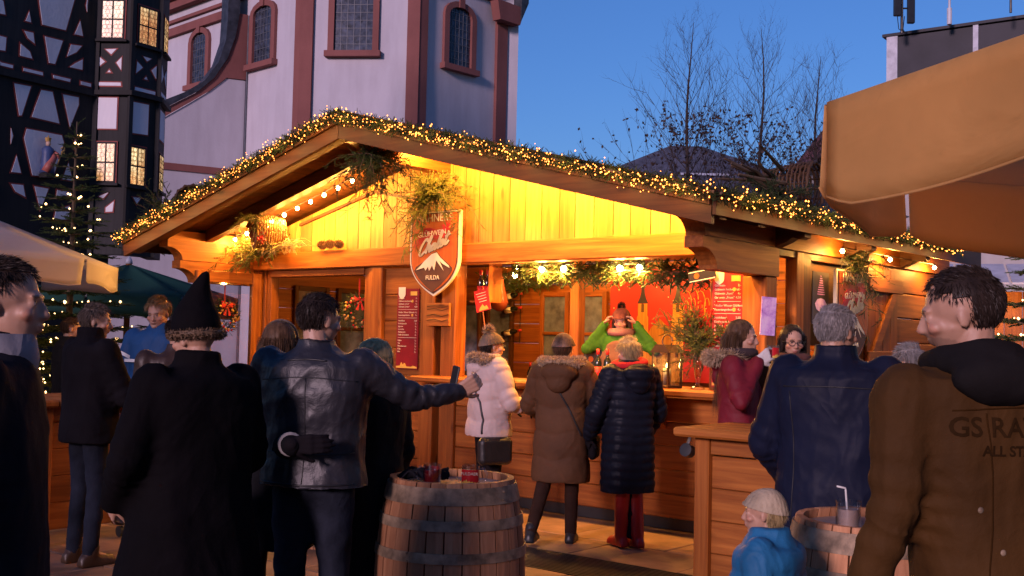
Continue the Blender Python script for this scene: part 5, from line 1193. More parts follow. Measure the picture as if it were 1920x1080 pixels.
    if J['quilt']:
        zz = ax/J['quilt'] + .08*np.sin(v[:, 0]*18+seed) ; dsp = dsp*.5 + .016*(np.abs(np.sin(math.pi*zz))**.45-.75)
    # creases gather at the elbows
    for e in (A['el'], A['er']): dd = np.linalg.norm(v-np.array(e), axis=1); dsp += .009*np.sin(ax*105+v[:, 2]*25)*np.exp(-(dd/.11)**2)
    v = v + nn*dsp[:, None]; npmesh(J.get('name', 'jacket'), v, q, J['mat'], root, True)
    # ---- trousers and shoes
    T_ = dict(mat=M['black'], w=1.0, fold=.010); T_.update(trousers or {}); mb = MB(); mb.ball((0, 0, .93), (.17*T_['w'], .118, .13))
    for s_, k, a in ((-1, G['kl'], G['al']), (1, G['kr'], G['ar'])):
        k = Vector(k); a = Vector(a); mb.cap((s_*.088, 0, .88), k, .096*T_['w'], .070*T_['w'], 14); mb.cap(k, a + Vector((0, 0, -.015)), .070*T_['w'], .056*T_['w'], 14)
    v, nn, q = remesh(mb, .018, 3); d = folds(v, T_['fold'], 26, seed+3, (1, 1, 1.2)); npmesh('trousers', v + nn*d[:, None], q, T_['mat'], root, True)
    sm = (shoes or {}).get('mat', M['black']); boot = (shoes or {}).get('boot', 0)
    for a, k in ((G['al'], G['kl']), (G['ar'], G['kr'])):
        a = Vector(a); k = Vector(k); mb = MB(); z_ = a.z-.09
        mb.cap(a + Vector((0, -.03, -.045)), a + Vector((0, .15, -.055)), .045, .036, 10); mb.cap(a + Vector((0, 0, -.02)), a + Vector((0, .02, .03)), .05, .05, 10); mb.box(a.x-.04, a.x+.04, a.y-.075, a.y+.185, z_, z_+.03)
        if boot: mb.cap(a, a.lerp(k, boot), .058, .070, 14); mb.box(a.x-.03, a.x+.03, a.y-.07, a.y-.01, z_, z_+.06)
        v, nn, q = remesh(mb, .014, 3); v[:, 2] = np.maximum(v[:, 2], z_); npmesh('boot' if boot else 'shoe', v, q, sm, root, True)
    # ---- hair and hat, built in head space
    hd = bpy.data.objects.new('hair' if hair else 'headwear', None)
    def to_head(Vx): return np.array([HM4 @ Vector(p_) for p_ in Vx])
    if hair:
        style, hm_ = hair[0], M[hair[1]]; g = np.random.default_rng(seed)
        def keep(p_): 
            if p_.y > .058: return p_.z > .078
            if p_.y > .02: return p_.z > .052 - (p_.y-.02)*0 + (.0 if abs(p_.x) < .05 else .0)
            if p_.y > -.025: return p_.z > .035 if style == 'short' else p_.z > -.02
            return p_.z > (-.068 if style == 'short' else -.09)
        mb = cap_faces((.0795, .0975, .0895), (0, -.014, .032), lambda p_: keep(p_ - Vector((0, -.012, .014))), 56, 36); mb.v = [tuple(HM4 @ Vector(p_)) for p_ in mb.v]
        hb = mb.build('hair', hm_, root, True)
        if style == 'long':
            ln = hair[2]; mb = MB(); mb.ball((0, -.026, .036), (.085, .099, .092), None, 22, 16); loft(mb, [(Vector((0, y_, z_)), a_, b_) for z_, a_, b_, y_ in ((.05, .078, .06, -.05), (-.04, .083, .052, -.058), (-.12, .08, .042, -.066), (.02-ln*.7, .088, .036, -.088), (.02-ln, .05, .018, -.09))], 20, 2)
            for s_ in (-1, 1): mb.cap((s_*.072, .0, .05), (s_*.081, -.012, -.06), .018, .022, 10); mb.cap((s_*.081, -.012, -.06), (s_*.086, -.02, .04-ln*.8), .022, .012, 10)
            sv, sn, sq = remesh(mb, .008, 3); an_ = np.arctan2(sv[:, 0], -sv[:, 1]-.01); sv = sv + sn*(.0022*np.sin(an_*46+sv[:, 2]*12) + .0015*np.sin(an_*113+sv[:, 2]*31))[:, None]
            npmesh('hair_volume', to_head(sv), sq, hm_, root, True)
        k_ = 3000 if style == 'short' else 1500
        rt = g.normal(size=(k_*3, 3)); rt /= np.linalg.norm(rt, axis=1, keepdims=True); nr = rt.copy(); rt = rt*np.array((.079, .097, .089)) + np.array((0, -.014, .032))
        ok = np.array([keep(Vector(p_)) and not (hat and p_[2] > .03) and not (style == 'long' and (p_[2] > .06 or p_[1] > .03)) for p_ in rt]); rt = rt[ok][:k_]; nr = nr[ok][:k_]
        if style == 'short':
            jit = g.normal(0, .13, rt.shape)
            fl = np.where(nr[:, 2:3] > .6, np.array((.15, .8, .1)), np.where(nr[:, 1:2] > .1, np.array((0, .1, -.8)), np.array((0, -.15, -1.)))); fl = fl - nr*np.sum(fl*nr, 1, keepdims=True)
            def df(P_, s_): d = nr*(.38-.34*s_) + fl + jit; return d/np.linalg.norm(d, axis=1, keepdims=True)
            v, q = ribbons(rt, df, 0, hair[2] if len(hair) > 2 else .03, .0015, seed, 3)
        else:
            jit = g.normal(0, .018, rt.shape); part_ = np.sign(nr[:, 0:1]+1e-3)
            def df(P_, s_):
                d = nr*(.08 if s_ == 0 else .0) + np.array((0, 0, -1.0)) + jit*(.6+s_)
                d += np.concatenate([part_*.9, np.full((len(P_), 1), -.35), np.full((len(P_), 1), .62)], 1)*0.0
                q_ = (P_-np.array((0, -.014, .02)))/np.array((.086, .101, .096)); r_ = np.linalg.norm(q_, axis=1, keepdims=True); d += np.where(r_ < 1.02, q_/r_*.45, 0)
                face = (P_[:, 1:2] > .005) & (P_[:, 2:3] < .085) & (P_[:, 2:3] > -.14); d += np.where(face, np.concatenate([part_*np.where(np.abs(P_[:, 0:1]) < .076, 1.2, 0), np.full((len(P_), 1), -1.5), np.zeros((len(P_), 1))], 1), 0)
                low = P_[:, 2:3] < -.15; d += np.where(low & (np.hypot(P_[:, 0:1], P_[:, 1:2]) < .13), np.concatenate([P_[:, 0:1]*4, np.where(P_[:, 1:2] > .0, .4, -.5), np.zeros((len(P_), 1))], 1), 0)
                return d/np.linalg.norm(d, axis=1, keepdims=True)
            v, q = ribbons(rt, df, 0, hair[2], .0009, seed, 7)
        tag(npmesh('hair_strands', to_head(v), q, hm_, root, True), kind='stuff')
    if hat:
        if hat[0] == 'beanie':
            seg, rows = 96, 14; V_ = []; F_ = []
            for j in range(rows+1):
                t_ = j/rows; ph = -.12 + 1.45*t_+.12; z = .012 + .012*(t_ == 0) + .122*math.sin(min(ph, math.pi/2)) if True else 0; rr_ = math.cos(min(ph, math.pi/2))
                for k in range(seg):
                    a = 2*math.pi*k/seg; b_ = 1 + .022*math.sin(a*24 + (j % 2)*1.6) + (.05 if j < 3 else 0); V_.append((.096*rr_*math.cos(a)*b_, -.012+.113*rr_*math.sin(a)*b_ - .02*t_, z + (.006*math.sin(a) if j < 3 else 0) - .012*(1-t_)*math.sin(-a)*1.4))
            for j in range(rows):
                for k in range(seg): F_.append((j*seg+k, j*seg+(k+1) % seg, (j+1)*seg+(k+1) % seg, (j+1)*seg+k))
            F_.append(tuple(range(rows*seg, (rows+1)*seg)))
            MB().add([HM4 @ Vector(p_) for p_ in V_], F_).build('knit_hat', hat[1], root, True)
            if len(hat) > 2 and hat[2]:
                g = np.random.default_rng(5); d = g.normal(size=(900, 3)); d /= np.linalg.norm(d, axis=1, keepdims=True); v, q = ribbons(d*.02 + np.array((0, -.04, .145)), lambda P_, s_: d + g.normal(0, .15, d.shape), 0, hat[3] if len(hat) > 3 else .035, .0022, 1, 2)
                tag(npmesh('pompom', to_head(v), q, M[hat[2]], root, True), kind='stuff')
    bpy.data.objects.remove(hd)
    root['_x'] = 0; del root['_x']
    return root, HM4, sh
def seam(root, pts, m, r=.0028, name='seam', depth=1.0):
    jk_ = [c for c in root.children if c.name.split('.')[0] in ('jacket', 'coat')][0]; out = []
    bpy.context.view_layer.update()
    for p in catmull3([(x, 0, z) for x, z in pts], 8):
        hit = jk_.ray_cast(Vector((p.x, -depth, p.z)), Vector((0, 1, 0)))
        if hit[0]: out.append(hit[1] + hit[2]*.0008)
    if len(out) > 2: MB().tube(out, r, 5).build(name, m, root, True)
def fur_ring(root, pts, r, l, m, n=2200, seed=1, name='fur_trim', down=.2):
    g = np.random.default_rng(seed); P = np.array([tuple(p) for p in pts], float); d = np.linalg.norm(np.diff(P, axis=0), axis=1); c = np.concatenate([[0], np.cumsum(d)]); t = g.uniform(0, c[-1], n)
    q = np.stack([np.interp(t, c, P[:, k]) for k in range(3)], 1); o = g.normal(size=(n, 3)); o /= np.linalg.norm(o, axis=1, keepdims=True)
    v, f = ribbons(q+o*r, lambda P_, s_: (lambda e: e/np.linalg.norm(e, axis=1, keepdims=True))(o + g.normal(0, .35, o.shape) + np.array((0, 0, -down))), 0, l, .0032, seed, 2)
    tag(npmesh(name, v, f, m, root, True), kind='stuff'); MB().tube(pts, r, 8).build(name + '_core', m, root, True)
def hood(root, m, y=-.13, z=1.47, s_=1.0, name='hood', quilt=0):
    mb = MB(); mb.ball((0, y, z-.01), (.150*s_, .085*s_, .085*s_), None, 18, 12); mb.ball((0, y-.01, z-.08), (.105*s_, .065*s_, .10*s_), None, 16, 10); mb.ball((0, y+.08, z+.035), (.13*s_, .06*s_, .05*s_), None, 16, 10)
    v, nn, q = remesh(mb, .012, 5); d = folds(v, .012, 24, 8); 
    if quilt: d = d*.4 + .010*(np.abs(np.sin(math.pi*v[:, 2]/quilt))**.5-.7)
    npmesh(name, v + nn*d[:, None], q, m, root, True)
def strap(root, pts, m, r=.008, name='strap'): MB().tube(catmull3(pts), r, 6).build(name, m, root, True)
def catmull3(P, k=6):
    P = [Vector(p) for p in P]; P = [P[0]*2-P[1]] + P + [P[-1]*2-P[-2]]; out = []
    for i in range(1, len(P)-2):
        for j in range(k): t = j/k; a, b, c, d = P[i-1:i+3]; out.append(.5*((2*b)+(c-a)*t+(2*a-5*b+4*c-d)*t*t+(3*b-a-3*c+d)*t**3))
    out.append(P[-2]); return out
def glasses(root, HM4, m):
    for s_ in (-1, 1):
        MB().tube([HM4 @ Vector((s_*.031+.024*math.cos(a*.524), .101-.004*abs(math.cos(a*.524)), .002+.017*math.sin(a*.524))) for a in range(13)], .0022, 5, False).build('glasses_rim', m, root, True)
        MB().tube([HM4 @ Vector(p) for p in ((s_*.055, .096, .006), (s_*.076, .06, .01), (s_*.083, .0, .008))], .002, 5).build('glasses_temple', m, root, True)
    MB().tube([HM4 @ Vector(p) for p in ((-.008, .104, .004), (0, .107, .007), (.008, .104, .004))], .002, 5).build('glasses_bridge', m, root, True)
# ================================================================ FURNITURE
def barrel(label, loc, rz=0):
    t = thing('wine_barrel', label, 'barrel', loc, rz, 'oak barrels used as tables'); Hh = .95; ns = 26
    def rad(z): return .292 + .062*(1-((z-Hh/2)/(Hh/2))**2)
    base = None; zs = [0, .1, .22, .36, .475, .59, .73, .85, Hh]
    for k in range(ns):
        wv = random.uniform(.82, 1.18); V = []; F = []; da = 2*math.pi/ns; a0 = k*da + random.uniform(-.02, .02); g_ = .006
        cols = [a0 - da/2 + g_, a0, a0 + da/2 - g_] if False else [k*da - da/2 + .010, k*da, k*da + da/2 - .010]; off = random.uniform(-.0025, .0025)
        for z in zs:
            for j, a in enumerate(cols): V.append(((rad(z)+off-(.002 if j != 1 else 0))*math.cos(a), (rad(z)+off-(.002 if j != 1 else 0))*math.sin(a), z))
            for j, a in enumerate(cols): V.append(((rad(z)-.03)*math.cos(a), (rad(z)-.03)*math.sin(a), z))
        for i in range(len(zs)-1):
            b, c = i*6, (i+1)*6
            F += [(b, b+1, c+1, c), (b+1, b+2, c+2, c+1), (b+4, b+3, c+3, c+4), (b+5, b+4, c+4, c+5), (b+3, b, c, c+3), (b+2, b+5, c+5, c+2)]
        n = (len(zs)-1)*6; F += [(0, 3, 4, 1), (1, 4, 5, 2), (n, n+1, n+4, n+3), (n+1, n+2, n+5, n+4)]
        MB().add(V, F).build('stave', M['oak'], t)
    MB().lathe([(rad(.5)-.025, .05), (rad(.5)-.03, .5), (rad(.9)-.02, .9)], 32).build('inner_liner', M['black'], t)
    for z0, z1 in ((.02, .075), (.16, .205), (.30, .345), (.605, .65), (.745, .79), (.855, .93)):
        pr = [(rad(z0)+.001, z0), (rad(z0)+.006, z0), (rad((z0+z1)/2)+.006, (z0+z1)/2), (rad(z1)+.006, z1), (rad(z1)+.001, z1)]
        MB().lathe(pr, 48, (0, 0, 0), True).build('hoop', M['hoop'], t, 30)
        a = random.uniform(-2.4, -.8)
        for q in (0, .035): MB().ball(((rad(z0)+.008)*math.cos(a), (rad(z0)+.008)*math.sin(a), (z0+z1)/2+q-.017), .006, None, 6, 4).build('rivet', M['hoop'], t)
    w = .56/5
    for k in range(5):
        x0 = -.28+k*w+.001; x1 = x0+w-.002; pts = [(x, math.sqrt(max(0, .275**2-x*x))) for x in (x0, (x0+x1)/2, x1)]
        MB().prism([(x, y) for x, y in pts] + [(x, -y) for x, y in pts[::-1]], 2, .895, .915).build('head_board', M['barrel_head'], t)
    return t
M['barrel_head'] = wood('barrel_head', (.52, .46, .44), (.34, .29, .27), 1, .5, 1, False)
barrel('oak barrel in the foreground centre carrying two mugs', (-.26, 5.3, 0), .2)
barrel('oak barrel at the lower right carrying a straw glass', (1.40, 4.3, 0), 1.1)
barrel('oak barrel standing behind the hugging group', (-1.38, 8.7, 0), 2.0)
M['mug_print'] = plain('mug_print', (.55, .02, .025), .25, bmp=0)
def mug(label, loc, ang, word='', fill='wine', straw=False, handle=True, s_=1.0, pr=True):
    t = thing('glass_mug', label, 'mug', loc, ang, 'glass mugs'); r = .038*s_; h = .092*s_
    MB().lathe([(r*.9, 0), (r*.95, .004), (r, .02), (r, h), (r-.003, h), (r-.004, .012), (.001, .010)], 24).build('glass_cup', M['glass'], t, 40)
    MB().lathe([(.001, .013), (r-.005, .013), (r-.005, h*.72), (.001, h*.72)], 20).build('drink', M[fill], t, 40)
    if pr:
        V = []; F = []; n = 14
        for j, z in enumerate((h*.22, h*.84)):
            for i in range(n+1): a = -math.pi/2 - 1.15 + 2.3*i/n; V.append(((r+.0008)*math.cos(a), (r+.0008)*math.sin(a), z))
        F = [(i, i+1, n+2+i, n+1+i) for i in range(n)]; MB().add(V, F).build('print', M['mug_print'], t, True)
        V = []; zt = [.24, .30, .27, .36, .33, .42, .30, .36, .28, .33, .26, .30, .24, .28, .24]
        for i in range(n+1): a = -math.pi/2 - 1.1 + 2.2*i/n; V += [((r+.0014)*math.cos(a), (r+.0014)*math.sin(a), h*.14), ((r+.0014)*math.cos(a), (r+.0014)*math.sin(a), h*zt[i])]
        MB().add(V, [(2*i, 2*i+2, 2*i+3, 2*i+1) for i in range(n)]).build('print_skyline', M['gold'], t, True)
        if word: o = text_part('print_word', word, .017*s_, M['cream'], t, (.0, -r-.002, h*.66), depth=.0003)
    if handle:
        MB().tube([(r-.002, 0, h*.84), (r+.018*s_, 0, h*.86), (r+.030*s_, 0, h*.66), (r+.027*s_, 0, h*.36), (r-.001, 0, h*.22)], .0055*s_, 8).build('handle', M['glass'], t, True)
    if straw: MB().tube([(.0, 0, .02), (-.012, 0, .15), (-.014, 0, .158), (-.05, 0, .165)], .004, 6).build('straw', M['white'], t, True)
    return t
M['milk'] = plain('milky_drink', (.5, .34, .27), .3, bmp=0)
zb = .916
mug('mug with handle on the left side on the centre barrel', (-.348, 5.20, zb), math.pi*1.0 + .2, '', s_=1.1)
bpy.data.objects[-1] if False else None
mug('mug with handle on the right side on the centre barrel', (-.17, 5.16, zb), -.1, 'FULDAER', s_=1.1)
mug('tall tumbler with bent white straw on the right barrel', (1.27, 4.20, zb), .3, '', 'milk', True, False, 1.22, False)
mug('red printed mug behind the arm on the right barrel', (1.475, 4.10, zb), 2.6, 'FULDAER', s_=1.15)
t = thing('napkin', 'crumpled pale napkin stuck in the mug on the right barrel', 'napkin', (1.48, 4.11, zb+.1), .4); MB().add([(-.03, 0, -.03), (.03, .01, -.03), (.05, 0, .05), (.0, .02, .075), (-.02, -.015, .04), (.015, -.02, .0)], [(0, 1, 5), (1, 2, 5), (2, 3, 5), (3, 4, 5), (4, 0, 5)]).build('paper', M['cream'], t)
# black cloth on the centre barrel
mb = MB(); nu = 26
V = []; F = []
for i in range(nu+1):
    for j in range(nu+1):
        x, y = -.15+.30*i/nu, -.11+.22*j/nu; e = max(0, -x-.03)
        V.append((x, y*(1-.25*(x > .05)), .018 + .014*math.sin(x*60+y*25)*math.cos(y*55) + .01*math.sin(y*90+x*20) - e*e*9))
for i in range(nu):
    for j in range(nu): F.append((i*(nu+1)+j, (i+1)*(nu+1)+j, (i+1)*(nu+1)+j+1, i*(nu+1)+j+1))
M['blackcloth'] = cloth('black_wool', (.016, .015, .02))
t = thing('black_scarf', 'crumpled black scarf on the rim of the centre barrel', 'scarf', (-.43, 5.32, .945), .1); o = MB().add(V, F).build('cloth', M['blackcloth'], t, True); md = o.modifiers.new('s', 'SOLIDIFY'); md.thickness = .008
# bar tables
def bar_table(label, x0, x1, y0, y1, h):
    t = thing('bar_table', label, 'table', HC, HA, 'wooden bar tables'); n = 5
    for k in range(n): MB().cbox(x0, x1, y0+(y1-y0)*k/n+.001, y0+(y1-y0)*(k+1)/n-.001, h-.055, h, .014).build('top_board', M['pine_x'], t)
    i = .10
    for a in (x0+i, x1-i-.1):
        for b in (y0+i, y1-i-.1): MB().cbox(a, a+.1, b, b+.1, .10, h-.057, .008).build('leg', M['pine_z'], t)
    for b in (y0+i+.02, y1-i-.05): MB().cbox(x0+i+.101, x1-i-.101, b, b+.03, h-.16, h-.058, .005).build('apron', M['pine_x'], t)
    for a in (x0+i+.02, x1-i-.05): MB().cbox(a, a+.03, y0+i+.101, y1-i-.101, h-.16, h-.058, .005).build('apron', M['pine_y'], t)
    for a in (x0+i+.04, x1-i-.065):
        for k in range(4): MB().cbox(a, a+.022, y0+i+.101, y1-i-.101, .12+k*.198, .12+k*.198+.195, .005).build('panel_board', M['pine_y'], t)
    for k in range(4): MB().cbox(x0+i+.101, x1-i-.101, y0+i+.04, y0+i+.062, .12+k*.198, .12+k*.198+.195, .005).build('panel_board', M['pine_x'], t)
    for a in (x0+i+.05, x1-i-.05):
        for b in (y0+i+.05, y1-i-.05):
            c_ = MB().lathe([(.012, -.016), (.042, -.014), (.042, .014), (.012, .016)], 14).xf(Matrix.Translation((a, b, .045)) @ Matrix.Rotation(R(90), 4, 'X')).build('caster_wheel', M['black'], t); MB().tube([(a, b+.022, .045), (a, b+.022, .099)], .008, 6).build('caster_fork', M['steel'], c_)
    return t
bar_table('wooden bar table at the left between the men', -4.35, -3.45, -4.35, -3.4, 1.08)
tr_ = bar_table('wooden bar table at the right below the young woman', .62, 2.0, -2.36, -1.62, 1.08)
t = thing('bag_hook', 'round dark hook roller under the right table overhang', 'hook', H(.66, -2.24, .93), HA)
MB().lathe([(.02, -.03), (.042, -.028), (.042, .028), (.02, .03)], 16).xf(Matrix.Rotation(R(75), 4, 'X')).build('wheel', M['darkmetal'], t, 40); MB().tube([(.0, 0, .03), (.02, 0, .095)], .012, 6).build('bracket', M['steel'], t)
for k, (dx, dy, nm) in enumerate(((-3.62, -3.62, 'left'), (-3.53, -3.50, 'right'))): mug(nm + ' mug on the left bar table', H(dx, dy, 1.081), HA + k, s_=1.1)
# ================================================================ PEOPLE
black_c = cloth('black_cloth', (.011, .009, .011)); jeans = cloth('dark_denim', (.024, .028, .042), .8, .3, .3, 90); navy = cloth('navy_nylon', (.020, .022, .034), .5, .15, .2); charcoal = cloth('charcoal_cloth', (.018, .016, .015))
# a: man at the left frame edge
r_, hm, sh = person('man in dark coat walking at the left frame edge', (-1.36, 2.95), R(-72), 1.80, dict(mat=cloth('dark_coat', (.011, .011, .016)), hem=.72, w=1.06, flare=.02), dict(mat=jeans), ('short', 'h_dark', .025), head=(R(-10), 0, 0), arms=dict(er=(.25, -.04, 1.13), wr=(.25, .04, .88), el=(-.25, -.12, 1.14), wl=(-.26, -.1, .9)), legs=dict(kl=(-.1, .18, .52), al=(-.1, .28, .12), kr=(.1, -.06, .50), ar=(.1, -.28, .13)))
MB().lathe([(.085, 1.42), (.092, 1.48), (.080, 1.54), (.066, 1.535), (.07, 1.44)], 20, (0, .02, 0)).build('grey_collar', cloth('grey_knit', (.22, .21, .23)), r_, True)
# b: man in black at the left table
r_, hm, sh = person('man in black jacket seen from behind at the left table', (-2.88, 7.72), R(-40), 1.79, dict(mat=black_c, hem=.80, w=1.07, p=.022, collar=.09), dict(mat=jeans), ('short', 'h_greybrown', .035), head=(R(-38), R(-4), 0), arms=dict(er=(.30, .08, 1.12), wr=(.14, .30, 1.06), el=(-.29, .03, 1.12), wl=(-.2, .22, 1.0)), shoes=dict(mat=cloth('brown_shoe', (.07, .035, .018), .4, leather=True)))
r_, hm, sh = person('man half hidden before the lit tree far left', (-4.33, 11.0), R(-50), 1.73, dict(mat=charcoal), dict(mat=black_c), ('short', 'h_brown', .02), head=(R(-20), 0, 0))
# d: blue jacket
blue = cloth('blue_softshell', (.018, .075, .20), .6)
r_, hm, sh = person('man in blue jacket with white stripes facing the camera', (-2.87, 9.15), R(165), 1.89, dict(mat=blue, hem=.80, w=1.06, p=.015, collar=.05), dict(mat=black_c), ('short', 'h_sand', .04), head=(R(8), R(-16), 0), arms=dict(er=(.31, .06, 1.14), wr=(.16, .26, 1.07), el=(-.31, .06, 1.14), wl=(-.16, .26, 1.07)))
mb = MB(); rg = []
for z in (1.245, 1.268):
    rg.append([((.205+.036)*1.06*math.copysign(abs(math.cos(a))**.83, math.cos(a)), -.004+(.133+.036)*1.06*math.copysign(abs(math.sin(a))**.83, math.sin(a)), z) for a in [2*math.pi*k/40 for k in range(40)]])
mb.add(rg[0]+rg[1], [(k, (k+1) % 40, 40+(k+1) % 40, 40+k) for k in range(40)]).build('white_stripe', M['white'], r_, True)
for s_, k in ((sh[0], 'el'), (sh[1], 'er')): pass
for sx in (-1, 1): MB().tube([Vector((sx*(.19), -.01, 1.415)).lerp(Vector((sx*.31, .06, 1.14)), f) for f in (.42, .50)], [.0935, .092], 18, False).build('white_stripe', M['white'], r_, True)
# e: brown leather, beside the table
brown_l = cloth('brown_leather', (.05, .025, .014), .45, .2, .35, 20, True)
r_, hm, sh = person('man in brown leather jacket with his back turned at the left table', (-2.17, 7.35), R(25), 1.72, dict(mat=brown_l, hem=.84, w=1.04, p=.016), dict(mat=charcoal), ('short', 'h_dark', .03), head=(R(-30), R(-5), 0), arms=dict(er=(.28, .06, 1.13), wr=(.2, .26, 1.05)))
# f: dark figure with pointed hat
coat = cloth('black_wool_coat', (.005, .004, .005))
r_, hm, sh = person('dark figure in long black coat and pointed hat', (-1.27, 4.55), R(48), 1.70, dict(mat=coat, hem=.16, w=1.16, p=.03, flare=.13, collar=.08, fold=.02, ff=14, name='coat'), dict(mat=black_c), None, head=(R(10), R(-4), 0), arms=dict(er=(.30, .02, 1.12), wr=(.22, .2, .98), el=(-.32, -.02, 1.12), wl=(-.26, .16, .95)))
mb = MB(); mb.lathe([(.104, .02), (.108, .06), (.095, .12), (.07, .17), (.045, .225), (.02, .28), (.002, .29), (.001, .05)], 26, (0, -.012, 0)); v, nn, q = remesh(mb, .009, 4); v[:, 1] -= np.clip(v[:, 2]-.14, 0, 1)**1.5*1.2; d = folds(v, .008, 30, 5); v = v + nn*d[:, None]
npmesh('pointed_hat', np.array([hm @ Vector(p) for p in v]), q, coat, r_, True)
fur_ring(r_, [hm @ Vector((.098*math.cos(a*.2618), -.012+.108*math.sin(a*.2618), .022)) for a in range(25)], .016, .012, M['fur_dark'], 2600, 3, 'fur_brim')
# h: leather jacket man with phone, g and g2 beside him
leather = cloth('black_leather', (.024, .023, .029), .44, .2, .5, 12, True)
r_, hm, sh = person('man in black leather jacket stretching out his arm with a phone', (-.86, 5.0), R(-8), 1.80, dict(mat=leather, hem=.90, w=1.10, p=.022, fold=.030, ff=16, collar=.05, vox=.010), dict(mat=jeans, w=1.06, fold=.014), ('short', 'h_dark', .02), head=(R(-38), R(-3), 0), arms=dict(er=(.40, .10, 1.285), wr=(.585, .20, 1.315), el=(-.38, .14, 1.22), wl=(-.42, .36, 1.20)), curls=(.5, 1.15), handpose=dict(r=(Vector((.75, .25, .45)), Vector((-.35, .75, .1)))), tone=1.05)
seam(r_, [(-.21, 1.36), (0, 1.375), (.21, 1.36)], M['black']); seam(r_, [(0, 1.375), (.004, 1.15), (0, .93)], M['black']); seam(r_, [(-.2, 1.06), (0, 1.05), (.2, 1.06)], M['black']); seam(r_, [(-.085, 1.445), (0, 1.45), (.085, 1.445)], M['black'], .004); seam(r_, [(-.2, .93), (0, .925), (.2, .93)], M['black'], .004)
ph = thing('phone', 'black phone held up in the outstretched hand', 'phone', (-.262, 5.20, 1.385), R(-30)); MB().cbox(-.034, .034, -.004, .004, -.05, .085, .003).build('case', M['black'], ph); MB().box(-.032, .032, .0042, .0048, -.045, .08).build('screen', M['dusk_glass'], ph); ph.rotation_euler = (R(-8), R(6), R(-62))
r_, hm, sh = person('long brown haired woman hugging the man in leather', (-1.10, 5.32), R(-6), 1.67, dict(mat=cloth('black_parka', (.009, .009, .011)), hem=.62, w=1.05, p=.02), dict(mat=black_c), ('long', 'h_brown', .34), female=True, head=(R(6), R(-6), 0), gloves=black_c, arms=dict(er=(.15, -.34, 1.15), wr=(.26, -.60, 1.19)), curls=(.4, .5), handpose=dict(r=(Vector((.9, -.1, .05)), Vector((0, 1, 0)))))
mb = MB().tube([(.235, -.545, 1.187), (.255, -.585, 1.19)], [.054, .054], 16); mb.build('grey_cuff', cloth('grey_cuff', (.30, .28, .27)), r_, True)
mb = MB(); mb.tube([Vector((.086*math.cos(a*.2), -.012, .036+.094*math.sin(a*.2))) for a in range(0, 17)], .008, 8); mb.v = [tuple(hm @ Vector(p)) for p in mb.v]; mb.build('hair_band', M['h_greybrown'], r_, True)
r_, hm, sh = person('blond person in dark coat half hidden in front of the man in leather', (-.66, 5.42), R(60), 1.60, dict(mat=charcoal, hem=.50, w=1.02, p=.02), dict(mat=black_c), ('long', 'h_blond', .2), female=True, head=(R(20), 0, 0))
# i: pale puffer
pale = cloth('pale_puffer', (.56, .44, .40), .6, .08, .3, 16); knit = cloth('taupe_knit', (.20, .145, .11), .9, .4, .9, 90)
r_, hm, sh = person('woman in pale puffer jacket and pompom knit hat at the counter', (-.17, 9.42), R(-62), 1.66, dict(mat=pale, hem=.82, w=1.08, p=.03, quilt=.16, flare=.015, fold=.014), dict(mat=black_c), ('short', 'h_dark', .05), ('beanie', knit, 'fur', .045), female=True, head=(R(-12), R(0), 0), arms=dict(er=(.29, .06, 1.13), wr=(.18, .32, 1.08), el=(-.27, .08, 1.13), wl=(-.14, .32, 1.08)), gloves=black_c)
fur_ring(r_, [(.150*math.cos(R(-235+a*12)), -.035+.125*math.sin(R(-235+a*12)), 1.475+.035*math.sin(R(-235+a*12))*-1) for a in range(25)], .036, .045, M['fur_pink'], 5200, 4, 'fur_trim', .25); hood(r_, pale, -.14, 1.44, .9); glasses(r_, hm, M['black'])
seam(r_, [(-.13, 1.45), (.0, 1.33), (.13, 1.10), (.17, .86)], M['black'], .010, 'strap'); mb = MB(); mb.cbox(.20, .30, -.22, .10, .60, .84, .03); v, nn, q = remesh(mb, .012, 6); npmesh('handbag', v, q, cloth('bag_leather', (.02, .018, .018), .4, leather=True), r_, True)
MB().tube([(.05, .12, 1.42), (.03, .19, 1.30), (.05, .20, 1.18)], [.05, .045, .05], 10).build('black_scarf', black_c, r_, True)
# j: brown coat
brown = cloth('brown_parka', (.095, .043, .019), .75, .15, .3, 20); stripe = cloth('striped_knit', (.24, .16, .13), .9, .5, .6, 40)
r_, hm, sh = person('woman in long brown coat and striped knit hat at the counter', (.42, 8.95), R(-14), 1.66, dict(mat=brown, hem=.50, w=1.08, p=.028, quilt=.21, fold=.012, flare=.02, name='coat'), dict(mat=cloth('dark_trousers', (.035, .018, .013))), ('short', 'h_brown', .05), ('beanie', stripe, None), female=True, head=(R(-8), R(-6), 0), gloves=black_c, arms=dict(er=(.30, .06, 1.13), wr=(.24, .26, .98), el=(-.30, .06, 1.13), wl=(-.2, .27, 1.02)), legs=dict(kl=(-.13, -.06, .48), al=(-.18, -.30, .13), kr=(.09, .03, .50), ar=(.09, .02, .09)))
fur_ring(r_, [(.165*math.cos(R(-240+a*12.5)), -.05+.14*math.sin(R(-240+a*12.5)), 1.505) for a in range(25)], .030, .034, M['fur'], 4800, 6, 'fur_trim', .1); hood(r_, brown, -.17, 1.43, 1.12)
seam(r_, [(-.13, 1.44), (-.03, 1.32), (.10, 1.10), (.19, .90)], M['black'], .009, 'strap'); mb = MB(); mb.cbox(.24, .31, -.10, .14, .70, .90, .025); v, nn, q = remesh(mb, .012, 5); npmesh('shoulder_bag', v, q, black_c, r_, True)
